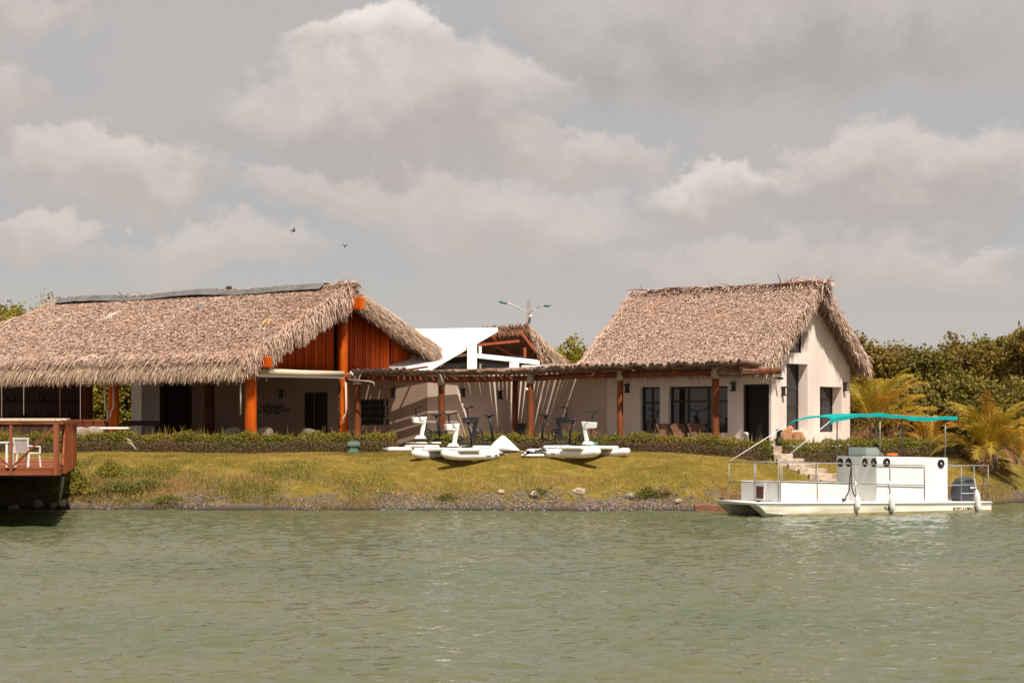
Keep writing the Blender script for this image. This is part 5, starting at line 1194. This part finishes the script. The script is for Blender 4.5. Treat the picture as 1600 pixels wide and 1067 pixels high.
# deck with bull-nosed rim following the sheer
mb = MB(); N = 20
for i in range(N):
    a0_, a1_ = LB * i / N, LB * (i + 1) / N; s0, s1 = sheer(a0_), sheer(a1_); x0 = a0_ - (.03 if i == 0 else 0)
    mb.box8([(x0, -.015, s0 - .102), (a1_, -.015, s1 - .102), (a1_, BW + .04, s1 - .102), (x0, BW + .04, s0 - .102), (x0, -.015, s0), (a1_, -.015, s1), (a1_, BW + .04, s1), (x0, BW + .04, s0)])
bl(mb, 'deck', M['gelcoat'])
mb = MB(); pts_ = [(LB * i / 12, -.02, sheer(LB * i / 12) - .03) for i in range(13)]; mb.tube(pts_, .032, 8); bl(mb, 'rubbing_strake', M['gelcoat'], sm=True)
mb = MB(); mb.tube([(-.04, -.03, zb0 - .03), (-.04, BW + .03, zb0 - .03)], .04, 8); bl(mb, 'rubbing_strake', M['gelcoat'], sm=True)
# bulwark box forward
a1f, a1e = ba(1220, .06), ba(1326, .06); zt = bz(753, a1f, .06)
zt2 = bz(754, a1e, .06)
mb = MB(); mb.box8([(a1f, .06, sheer(a1f) - .02), (a1e, .06, sheer(a1e) - .02), (a1e, BW - .06, sheer(a1e) - .02), (a1f, BW - .06, sheer(a1f) - .02), (a1f, .06, zt), (a1e, .06, zt2), (a1e, BW - .06, zt2), (a1f, BW - .06, zt)]); low = bl(mb, 'forward_locker', M['gelcoat'], bev=.02)
b_a, b_b = .06 + (BW - .12) * (1220 - 1196) / 65, .06 + (BW - .12) * (1220 - 1180) / 65
mb = MB(); mb.box(a1f - .05, a1f - .003, b_a, b_b, zb0 + .0, zt + .01); pan = bl(mb, 'locker_panel', M['white_roof'], low)
# dark hatch is a separate part of the boat
mb = MB(); mb.box(a1f - .075, a1f - .053, b_a + .06, b_b - .13, zb0 + .07, zb0 + .47); bl(mb, 'hatch_door', M['brown_door'])
# cabin
ac, ae = ba(1370, .10), ba(1481, .10); zc0 = bz(713, ac, .1)
zc1 = bz(715, ae, .1)
mb = MB(); mb.box8([(ac, .10, .3), (ae, .10, .3), (ae, BW - .10, .3), (ac, BW - .10, .3), (ac, .10, zc0), (ae, .10, zc1), (ae, BW - .10, zc1), (ac, BW - .10, zc0)]); cab = bl(mb, 'cabin', M['gelcoat'], bev=.025)
def port(c, n):
    mb = MB(); mb.torus(c, n, .115, .035, 20, 8); o = bl(mb, 'speaker_ring', M['black'], cab, True)
    mb = MB(); mb.disc(Vector(c) + Vector(n) * .004, n, .10, .01); bl(mb, 'cone', M['lamp_metal'], cab)
    mb = MB(); mb.disc(Vector(c) + Vector(n) * .02, n, .035, .02); bl(mb, 'centre_cap', M['pvc'], cab)
for px in (1312, 1325.5, 1352, 1366):
    fr_ = (1370 - px) / 65.; b = .10 + (BW - .20) * fr_; port((ac - .012, b, bz(722.5, ac, b)), (-1, 0, 0))
for px in (1385, 1470): a = ba(px, .1); port((a, .088, bz(722 if px < 1400 else 724, a, .1)), (0, -1, 0))
# console with wheel on the cabin top
q = bp(1350, 712, 1.4); a = q.x; mb = MB()
c0, c1 = a - .25, a + .45
mb.prism([(c0, .95, zc0), (c1 + .1, .95, zc0), (c1 - .25, .95, zc0 + .30), (c0, .95, zc0 + .30)], (0, 1.0, 0)); con = bl(mb, 'console', M['pale_console'], bev=.015)
mb = MB(); mb.torus((c1 + .08, 1.3, zc0 + .24), (.8, -.15, .6), .20, .022, 22, 6); mb.tube([(c1 - .1, 1.3, zc0 + .15), (c1 + .08, 1.3, zc0 + .24)], .03, 6)
for k in range(3): an = k * 2.09; mb.tube([(c1 + .08, 1.3, zc0 + .24), (c1 + .08 - .12 * math.cos(an), 1.3 + .19 * math.sin(an), zc0 + .24 + .15 * math.cos(an))], .012, 5)
bl(mb, 'steering_wheel', M['black'], con, True)
mb = MB(); mb.torus((c1 + .25, .75, zc0 + .05), (0, 0, 1), .16, .045, 18, 8); bl(mb, 'life_ring', M['orange_plastic'], None, True)
# canopy frame and canopy
def cpole(px, pyt, b, r=.022): q = bp(px, pyt, b); a = q.x; mb = MB(); mb.tube([(a, b, min(zc0, zc1) - .02), (a, b, q.z)], r, 8); bl(mb, 'canopy_pole', M['steel'], None, True); return q
q1 = cpole(1375, 647, .14); q2 = cpole(1477, 653, .14); q3 = cpole(1308, 652, BW - .14); q4 = cpole(1409, 656, BW - .14)
nA = bp(1297, 658, .05); fA = bp(1228, 665, BW - .05)
nE = bp(1495, 654, .05); fE_a = ba(1428, BW - .05)
zmid = (q1.z + q2.z) / 2
NA, NB = 22, 8; Vc = []
a_n = [nA.x, q1.x, q2.x, nE.x]
for j in range(NB + 1):
    v = j / NB; b = .02 + (BW - .04) * v
    a_s = nA.x + (fA.x - nA.x) * v; a_e = nE.x + (fE_a - nE.x) * v
    for i in range(NA + 1):
        u = i / NA; aa = a_s + (a_e - a_s) * u
        zf = nA.z + (fA.z - nA.z) * v; zf += (q1.z - .02 - zf) * .85 * math.sin(math.pi * v) ** .6
        kk = (q1.x - a_s) / (a_e - a_s)
        if u < kk: w = u / kk; z = zf + (q1.z + .04 - zf) * (w ** .42)
        else: w = (u - kk) / (1 - kk); z = q1.z + .04 + (q2.z - q1.z + .02) * w - .10 * math.sin(math.pi * w) * (1 - .5 * v)
        z -= .03 * (1 - (2 * v - 1) ** 2) * (1 - u)
        z += .015 * math.sin(i * 1.7) * math.cos(j * 1.3)
        # scalloped edges
        bb_ = b + (.12 * math.sin(math.pi * min(1, u / kk)) if j == 0 and u < kk else 0) - (.12 * math.sin(math.pi * min(1, u / kk)) if j == NB and u < kk else 0)
        Vc.append((aa + (.5 * math.sin(math.pi * v) * max(0, 1 - i / 6) if i < 6 else 0), bb_, z))
Fc_ = [(j * (NA + 1) + i, j * (NA + 1) + i + 1, (j + 1) * (NA + 1) + i + 1, (j + 1) * (NA + 1) + i) for j in range(NB) for i in range(NA)]
cano = raw_mesh('canopy', Vc, Fc_, M['turquoise'], boat, True, False); md = cano.modifiers.new('thick', 'SOLIDIFY'); md.thickness = .02
# hanging side valance that droops along the near edge
mb = MB()
for i in range(NA):
    p0, p1 = Vc[i], Vc[i + 1]; d0 = .11 + .02 * math.sin(i * .9); d1 = .11 + .02 * math.sin((i + 1) * .9)
    mb.box8([(p0[0], p0[1] - .012, p0[2] - d0), (p1[0], p1[1] - .012, p1[2] - d1), (p1[0], p1[1] - .002, p1[2] - d1), (p0[0], p0[1] - .002, p0[2] - d0), (p0[0], p0[1] - .012, p0[2] + .01), (p1[0], p1[1] - .012, p1[2] + .01), (p1[0], p1[1] - .002, p1[2] + .01), (p0[0], p0[1] - .002, p0[2] + .01)])
bl(mb, 'valance', M['turquoise'], cano)
mb = MB(); mb.tube([q1, q2], .018, 6); mb.tube([q3, q4], .018, 6); mb.tube([q1, q3], .018, 6); mb.tube([q2, q4], .018, 6); bl(mb, 'canopy_frame', M['steel'], cano)
# rails (near side y b=.05, front, far side, stern)
rb_ = .05; rr_ = .016
def rtube(pts, r=rr_, nm='rail'): mb = MB(); mb.tube(pts, r, 8); bl(mb, nm, M['steel'], None, True)
rf_n = bp(1219, 722, rb_); a_rf = rf_n.x; ztop = rf_n.z; zmd = bz(752, a_rf, rb_)
a_re = ba(1444, rb_)
rtube([(a_rf, rb_, ztop), (a_re, rb_, bz(727, a_re, rb_))]); rtube([(a_rf, rb_, zmd), (a_re, rb_, bz(758, a_re, rb_))])
rtube([(a_rf, rb_, ztop), (a_rf - .05, BW - rb_, bz(721, a_rf, BW - rb_))]); rtube([(a_rf, rb_, zmd), (a_rf - .05, BW - rb_, bz(753, a_rf, BW - rb_))])
a_ff = ba(1139, BW - rb_); rtube([(a_ff, BW - rb_, bz(721, a_ff, BW)), (ac, BW - rb_, bz(722, ac, BW))]); rtube([(a_ff, BW - rb_, bz(753, a_ff, BW)), (ac, BW - rb_, bz(753, ac, BW))])
rtube([(a_ff, BW - rb_, bz(721, a_ff, BW)), (a_rf, rb_, ztop)]); rtube([(a_ff, BW - rb_, bz(753, a_ff, BW)), (a_rf, rb_, zmd)])
for px in (1216, 1219.5, 1277, 1337, 1391, 1445):
    a = ba(px, rb_); rtube([(a, rb_, sheer(a) - .02), (a, rb_, bz(722 + (px - 1219) * .022, a, rb_))], .015, 'stanchion')
for px, b in ((1139, BW - rb_), (1172, BW * .5), (1175, BW * .47), (1222, BW - rb_), (1275, BW - rb_)):
    a = ba(px, b) if px > 1180 or px < 1150 else a_ff + (a_rf - a_ff) * (BW - rb_ - b) / (BW - 2 * rb_)
    rtube([(a, b, sheer(a) - .02), (a, b, bz(721.5, a, b))], .015, 'stanchion')
a_s0, a_s1 = ae - .0, ba(1545, .3)
zs_t, zs_m = bz(728, a_s0, .3), bz(758, a_s0, .3)
for b in (.3, BW - .3): rtube([(a_s0, b, zs_t), (a_s1, b, zs_t)], .024); rtube([(a_s0, b, zs_m), (a_s1, b, zs_m)], .018)
for px, b in ((1502, .3), (1522, .3), (1544, .3)):
    a = ba(px, b); rtube([(a, b, sheer(a) - .02), (a, b, zs_t)], .015, 'stanchion')
for a in (a_s0 + .5, a_s1 - .4): rtube([(a, BW - .3, sheer(a) - .02), (a, BW - .3, zs_t)], .015, 'stanchion')
# outboard engine
ea = ba(1505, .9); ez = sheer(ea)
mb = MB(); N = 12
prof = [(ez + .02, .36, .26), (ez + .10, .46, .30), (ez + .38, .44, .30), (ez + .62, .40, .29), (ez + .78, .29, .23), (ez + .84, .12, .10)]
for z, ra, rbb in prof:
    for k in range(16): an = 2 * math.pi * k / 16; cx, cy = math.cos(an), math.sin(an); mb.v.append((ea + ra * np.sign(cx) * abs(cx) ** .6 - (ez + .3 - z) * .12, .9 + rbb * np.sign(cy) * abs(cy) ** .6, z))
for i in range(len(prof) - 1):
    for k in range(16): mb.f.append((i * 16 + k, i * 16 + (k + 1) % 16, (i + 1) * 16 + (k + 1) % 16, (i + 1) * 16 + k))
mb.f.append(tuple(range(15, -1, -1))); mb.f.append(tuple((len(prof) - 1) * 16 + k for k in range(16)))
eng = bl(mb, 'outboard_engine', M['engine'], None, True)
mb = MB(); mb.box(ea - .30, ea + .30, .70, 1.1, ez - .06, ez + .07); mb.box(ea + .1, ea + .3, .82, .98, -.5, ez); bl(mb, 'engine_bracket', M['black'], eng)
mb = MB(); mb.box(ea + .06, ea + .34, .592, .602, ez + .43, ez + .50); mb.box(ea - .36, ea + .34, .588, .60, ez + .26, ez + .285); bl(mb, 'cowling_stripe', M['bike_logo'], eng)
# fenders and ropes
def fender(px, y0, y1, b, lean=0.0):
    a = ba(px, b); zt_, zl = bz(y0, a, b), bz(y1, a, b); mb = MB(); n = 9
    pts_ = [(a + lean * (i / n), b, zt_ + (zl - zt_) * i / n) for i in range(n + 1)]
    mb.tube(pts_, [.03, .07, .095, .10, .10, .10, .10, .095, .07, .03], 12)
    o = bl(mb, 'fender', M['rubber_white'], None, True)
    mb = MB(); mb.tube([(a, b, zt_), (a - .05, b + .05, zt_ + .35), (a - .02, b + .09, zmd)], .01, 5); bl(mb, 'fender_rope', M['rubber_white'], o)
fender(1340, 774, 797, -.10); fender(1393, 770, 800, -.10, .04); fender(1526, 765, 801, -.09, .10)
for k in range(2): q = bp(1337 if k == 0 else 1391, 756, .04); mb = MB(); mb.ellipsoid(tuple(q), (.05, .05, .06)); bl(mb, 'knot', M['rubber_white'], None, True)
def cord(pts, r, m, nm): mb = MB(); mb.tube(pts, r, 6); bl(mb, nm, m, None, True)
q = lambda px, py: bp(px, py, .0)
cord([q(1330.5, 723), q(1328, 745), q(1327, 766), q(1322, 775), q(1319, 783), q(1314, 784.5)], .018, M['black'], 'hose')
cord([q(1331, 723), q(1330, 745), q(1331, 762), q(1334, 772), q(1337, 777)], .018, M['black'], 'hose')
q = lambda px, py: bp(px, py, .5)
cord([q(1535, 733), q(1537, 750), q(1534, 775)], .014, M['black'], 'hose'); cord([q(1544, 728), q(1545, 758), q(1542, 776), q(1537, 785)], .014, M['black'], 'hose')
def cleat(a, b): mb = MB(); mb.box(a - .02, a + .1, b - .03, b + .03, zb0, zb0 + .035); mb.bar((a - .05, b, zb0 + .045), (a + .14, b, zb0 + .045), .03); bl(mb, 'cleat', M['black'])
cleat(.05, .12); cleat(.05, BW - .18); cleat(ba(1318, .02), .06)
cord([(a_ff, BW - rb_, bz(721, a_ff, BW)), fA], .012, M['rubber_white'], 'guy_rope')
cord([(a_rf, rb_, ztop), nA], .012, M['rubber_white'], 'guy_rope')
mb = MB(); a = ba(1541, .15); mb.torus((a, .15, sheer(a) + .0), (0, 1, 0), .12, .025, 12, 6, 0, math.pi); bl(mb, 'stern_handle', M['gelcoat'], None, True)
def writing(body, a, b, z, size, m, parent, nrm='side', name='lettering', rot=(math.pi / 2, 0, 0)):
    cu = bpy.data.curves.new('t', 'FONT'); cu.body = body; cu.size = size; cu.extrude = .002; cu.offset = .004
    tmp = bpy.data.objects.new('t', cu); C.objects.link(tmp); dg = bpy.context.evaluated_depsgraph_get(); me = bpy.data.meshes.new_from_object(tmp.evaluated_get(dg)); me.name = name
    C.objects.unlink(tmp); bpy.data.objects.remove(tmp)
    me.materials.clear(); me.materials.append(m); o = bpy.data.objects.new(name, me); C.objects.link(o); o.parent = parent; o.location = (a, b, z); o.rotation_euler = rot; return o
a = ba(1489, 0); writing('P-TC-11006CH', a, -.012, bz(798.0, a, 0), .17, M['black'], boat)
a = ba(1381, 0); writing('TURE', a, -.012, bz(796.5, a, 0), .14, M['black'], boat)

# ------------------------------------------------------------------ water bikes on the lawn
def tubehull(mb, y, L, r, bow=.35):
    n = 18; pts_ = []; rs = []
    for i in range(n + 1):
        u = i / n; x = L * (u - .5); z = r + (max(0, 1 - u / .32) ** 2) * bow * .9
        pts_.append((x, y, z)); e = min(1, (u + .06) / .14) ** .6 * min(1, (1.01 - u) / .10) ** .45; rs.append(max(.03, r * e))
    mb.tube(pts_, rs, 14)
def water_bike(label, x, y, rz, dark=False, logo=None, flat=False):
    z = float(gz(x, y)); o = thing('water_bike', label, 'water bike', (x, y, z + .01), rz, 'inflatable pedal water bikes on the lawn')
    fm = M['bike_black'] if dark else M['bike_white']
    for sy in (-1, 1):
        mb = MB(); tubehull(mb, sy * .90, 1.9 if flat else 2.7, .07 if flat else .165, .05 if flat else .12); h = mb.build('hull', M['pvc_inflate'], o, True, False)
        mb = MB()
        yy = sy * .90 + (-.168 if sy < 0 else .168) * (.42 if flat else .97); mb.box(.62, .82, yy - .003, yy + .003, .13 if not flat else .05, .18 if not flat else .08); mb.box(1.02 if not flat else .3, 1.16 if not flat else .4, yy - .003, yy + .003, .12 if not flat else .04, .20 if not flat else .09); mb.build('hull_mark', M['grey_mark'], h, world=False)
    mb = MB(); mb.box(-.72, .30, -1.16, 1.16, .31, .45) if not flat else mb.box(-.4, .3, -.8, .8, .12, .26); mb.build('platform', M['pvc_inflate'], o, False, False, bevel=.07)
    for xx in (-.30, .35): mb = MB(); mb.tube([(xx, -.75, .34), (xx, .75, .34)], .03, 8); mb.build('cross_tube', fm, o, True, False)
    # drive unit: tall head, leaning column, foot
    mb = MB(); mb.box8([(-.36, -.09, .50), (.12, -.09, .50), (.12, .09, .50), (-.36, .09, .50), (-.26, -.07, .62), (.05, -.07, .62), (.05, .07, .62), (-.26, .07, .62)])
    mb.box8([(-.14, -.055, .60), (.00, -.055, .60), (.00, .055, .60), (-.14, .055, .60), (.02, -.06, 1.34), (.16, -.06, 1.34), (.16, .06, 1.34), (.00, .06, 1.34)])
    mb.box8([(-.46, -.085, 1.12), (.04, -.085, 1.10), (.04, .085, 1.10), (-.46, .085, 1.12), (-.50, -.09, 1.33), (.15, -.09, 1.36), (.15, .09, 1.36), (-.50, .09, 1.33)])
    col_ = mb.build('column', fm, o, False, False, bevel=.02)
    if logo: mb = MB(); mb.box(-.26, -.02, -.106, -.100, 1.17, 1.23); mb.build('badge', M['bike_logo'], col_, world=False)
    else: mb = MB(); mb.box(-.22, -.02, -.106, -.100, 1.20, 1.215); mb.build('badge', M['grey_mark'], col_, world=False)
    mb = MB(); mb.tube([(-.30, 0, 1.30), (-.33, 0, 1.56), (-.36, 0, 1.68)], .032, 8); mb.tube([(-.26, -.40, 1.76), (-.36, -.18, 1.72), (-.36, 0, 1.67), (-.36, .18, 1.72), (-.26, .40, 1.76)], .026, 8)
    hb = mb.build('handlebar', M['bike_black'], o, True, False)
    for sy in (-1, 1): mb = MB(); mb.tube([(-.32, sy * .27, 1.74), (-.25, sy * .43, 1.765)], .036, 8); mb.build('grip', M['black'], hb, True, False)
    mb = MB(); mb.tube([(.78, 0, .50), (.72, 0, .95), (.60, 0, 1.40)], [.045, .055, .04], 8); mb.tube([(.78, 0, .50), (.30, 0, .48)], .04, 8); mb.build('seat_post', M['bike_black'], o, True, False)
    mb = MB(); mb.ellipsoid((.64, 0, 1.43), (.22, .12, .06)); mb.tube([(.55, 0, 1.43), (.40, 0, 1.44)], [.05, .025], 8); mb.build('saddle', M['black'], o, True, False)
    mb = MB(); mb.torus((.18, 0, .74), (0, 1, 0), .14, .035, 18, 6)
    mb.tube([(.16, -.10, .74), (.16, .10, .74)], .03, 8); mb.tube([(.16, -.12, .74), (.26, -.12, .60)], .016, 6); mb.tube([(.16, .12, .74), (.06, .12, .88)], .016, 6)
    cr__ = mb.build('crank', M['bike_black'], o, False, False)
    for sy, px_, pz in ((-1, .26, .60), (1, .06, .88)): mb = MB(); mb.box(px_ - .05, px_ + .05, sy * .17 - .05, sy * .17 + .05, pz - .015, pz + .015); mb.build('pedal', M['black'], cr__, world=False)
    return o
# local +x runs from bow to stern
wb = [('white water bike in front, its two hulls pointing at the water beside the pergola post', 712, 76.6, math.radians(40), False, None),
      ('white water bike farther back near the gap between the hedges', 661, 80.0, math.radians(34), False, None),
      ('black framed water bike behind the front white one, left of the folded boards', 742, 78.8, math.radians(28), True, None),
      ('white water bike at the right with its bows turned to the right', 915, 76.8, math.radians(140), False, None),
      ('black framed water bike with a pale badge, behind the right white water bike', 874, 78.6, math.radians(150), True, True)]
for i, (lb, px, Y, rz, dk_, lg) in enumerate(wb): water_bike(lb, X_(px, Y), Y, rz, dk_, lg, flat=i in (1, 2, 4))
def board(label, px0, px1, Y, py, hgt_, rz, cat='board', poly=None):
    A = X_(px0, Y); B_ = X_(px1, Y); x = (A + B_) / 2; L = B_ - A; z = float(gz(x, Y)); o = thing('inflatable_board', label, cat, (x, Y, z), rz, 'white inflatable floats lying on the lawn')
    mb = MB(); n = 16
    secs = []
    for i in range(n + 1):
        u = i / n; X = L * (u - .5); w = .42 * math.sin(math.pi * min(1, .08 + u * .95)) ** .6; hz_ = hgt_ * (math.sin(math.pi * min(.98, .05 + u)) ** .8) * (1.5 - abs(u - .45) * 1.6)
        secs.append([(X, -w, .03), (X, -w * .9, .03 + hz_ * .5), (X, 0, .03 + hz_), (X, w * .9, .03 + hz_ * .5), (X, w, .03)])
    for q in secs: mb.v += q
    for i in range(n):
        for j in range(4): a = i * 5 + j; mb.f.append((a, a + 1, a + 6, a + 5))
        mb.f.append((i * 5 + 4, i * 5, i * 5 + 5, i * 5 + 9))
    mb.build('shell', M['pvc_inflate'], o, True, False)
    mb = MB(); mb.tube([(L * (u / 8 - .5) * .96, -.42 * math.sin(math.pi * min(1, .08 + u / 8 * .95)) ** .6 - .005, .06) for u in range(9)], .018, 6); mb.build('trim', M['navy'], o, world=False)
board('white inflatable float with a domed middle, on the lawn between the two groups of bikes', 760, 817, 78.6, 703, .42, -.08)
board('flat white inflatable float tucked behind the front bike hull', 748, 792, 77.6, 712, .16, .12)
tw = thing('striped_towel', 'crumpled dark and white striped cover lying left of the right hand water bikes', 'towel', (X_(836, 77), 77, float(gz(X_(836, 77), 77))))
for k in range(9):
    x0 = -.45 + k * .1; mb = MB(); seg = []
    n = 6
    for j in range(n + 1):
        v = j / n; f1 = .07 + .10 * math.sin(k * .7 + v * 3) ** 2 + .02 * k; f2 = .07 + .10 * math.sin((k + 1) * .7 + v * 3) ** 2 + .02 * (k + 1)
        mb.v += [(x0 + .12 * v, -.35 + .7 * v, f1), (x0 + .1 + .12 * v, -.35 + .7 * v, f2)]
    for j in range(n): mb.f.append((j * 2, j * 2 + 1, j * 2 + 3, j * 2 + 2))
    o = mb.build('stripe', M['navy'] if k % 3 == 1 else M['pvc_inflate'], tw, True, False); sd_ = o.modifiers.new('t', 'SOLIDIFY'); sd_.thickness = .02
mb = MB(); mb.ellipsoid((0, 0, .02), (.55, .38, .10)); mb.build('cloth_fold', M['pvc_inflate'], tw, True, False)
# low lying arm of the back-left bike group
mb = MB(); A, B_ = pix(598, 701, 80.2), pix(652, 704, 80.0); A[2] = float(gz(A[0], A[1])) + .10; B_[2] = float(gz(B_[0], B_[1])) + .10
mb.tube([A, A * .8 + B_ * .2, B_], [.07, .10, .08], 10); tag(mb.build('foam_roll', M['pvc_inflate'], smooth=True), 'slim white inflatable roll on the lawn at the end of the long hedge', 'roll')

# birds
def bird(px, py, Y, span, roll, yaw, label):
    o = thing('bird', label, 'bird', tuple(pix(px, py, Y)), yaw, 'birds in flight'); o.rotation_euler = (0, roll, yaw)
    mb = MB(); mb.tube([(0, -.12, 0), (0, -.07, .005), (0, .02, 0), (0, .12, 0), (0, .2, 0)], [.008, .028, .035, .018, .004], 8)
    for sx in (-1, 1):
        mb.add([(sx * .02, -.05, .01), (sx * span * .5, -.02, .10), (sx * span, .10, -.02), (sx * span * .5, .06, .09), (sx * .02, .06, .01)], [(0, 1, 3, 4), (1, 2, 3)])
    o2 = mb.build('body', M['bird'], o, world=False); md = o2.modifiers.new('t', 'SOLIDIFY'); md.thickness = .008
bird(459.5, 361, 75, .13, -.75, .5, 'small dark bird banking, the left one high over the pavilion')
bird(539, 385, 75, .12, .0, .2, 'small dark bird with drooped wings, nearer the gable top')
bird(17, 471, 95, .10, .1, .2, 'tiny dark bird just over the tree at the left edge')

# far belt of trees behind everything, nobody could count them
n = 26000; x = rng.uniform(-150, 150, n); y = 175 + 25 * rng.random(n); top = 4.2 + .9 * hashn(x, y * 0, .25, 61) + .5 * hashn(x, y * 0, .9, 62)
P_ = np.stack([x, y, 2 + np.maximum(top, 1.5) * rng.random(n) ** .7], 1)
tag(fastmesh('distant_trees', leafcloud(P_, .55, aspect=.6), np.arange(n * 4).reshape(n, 4), M['foliage_dark']), 'far belt of dark trees behind the property', None, kind='stuff')
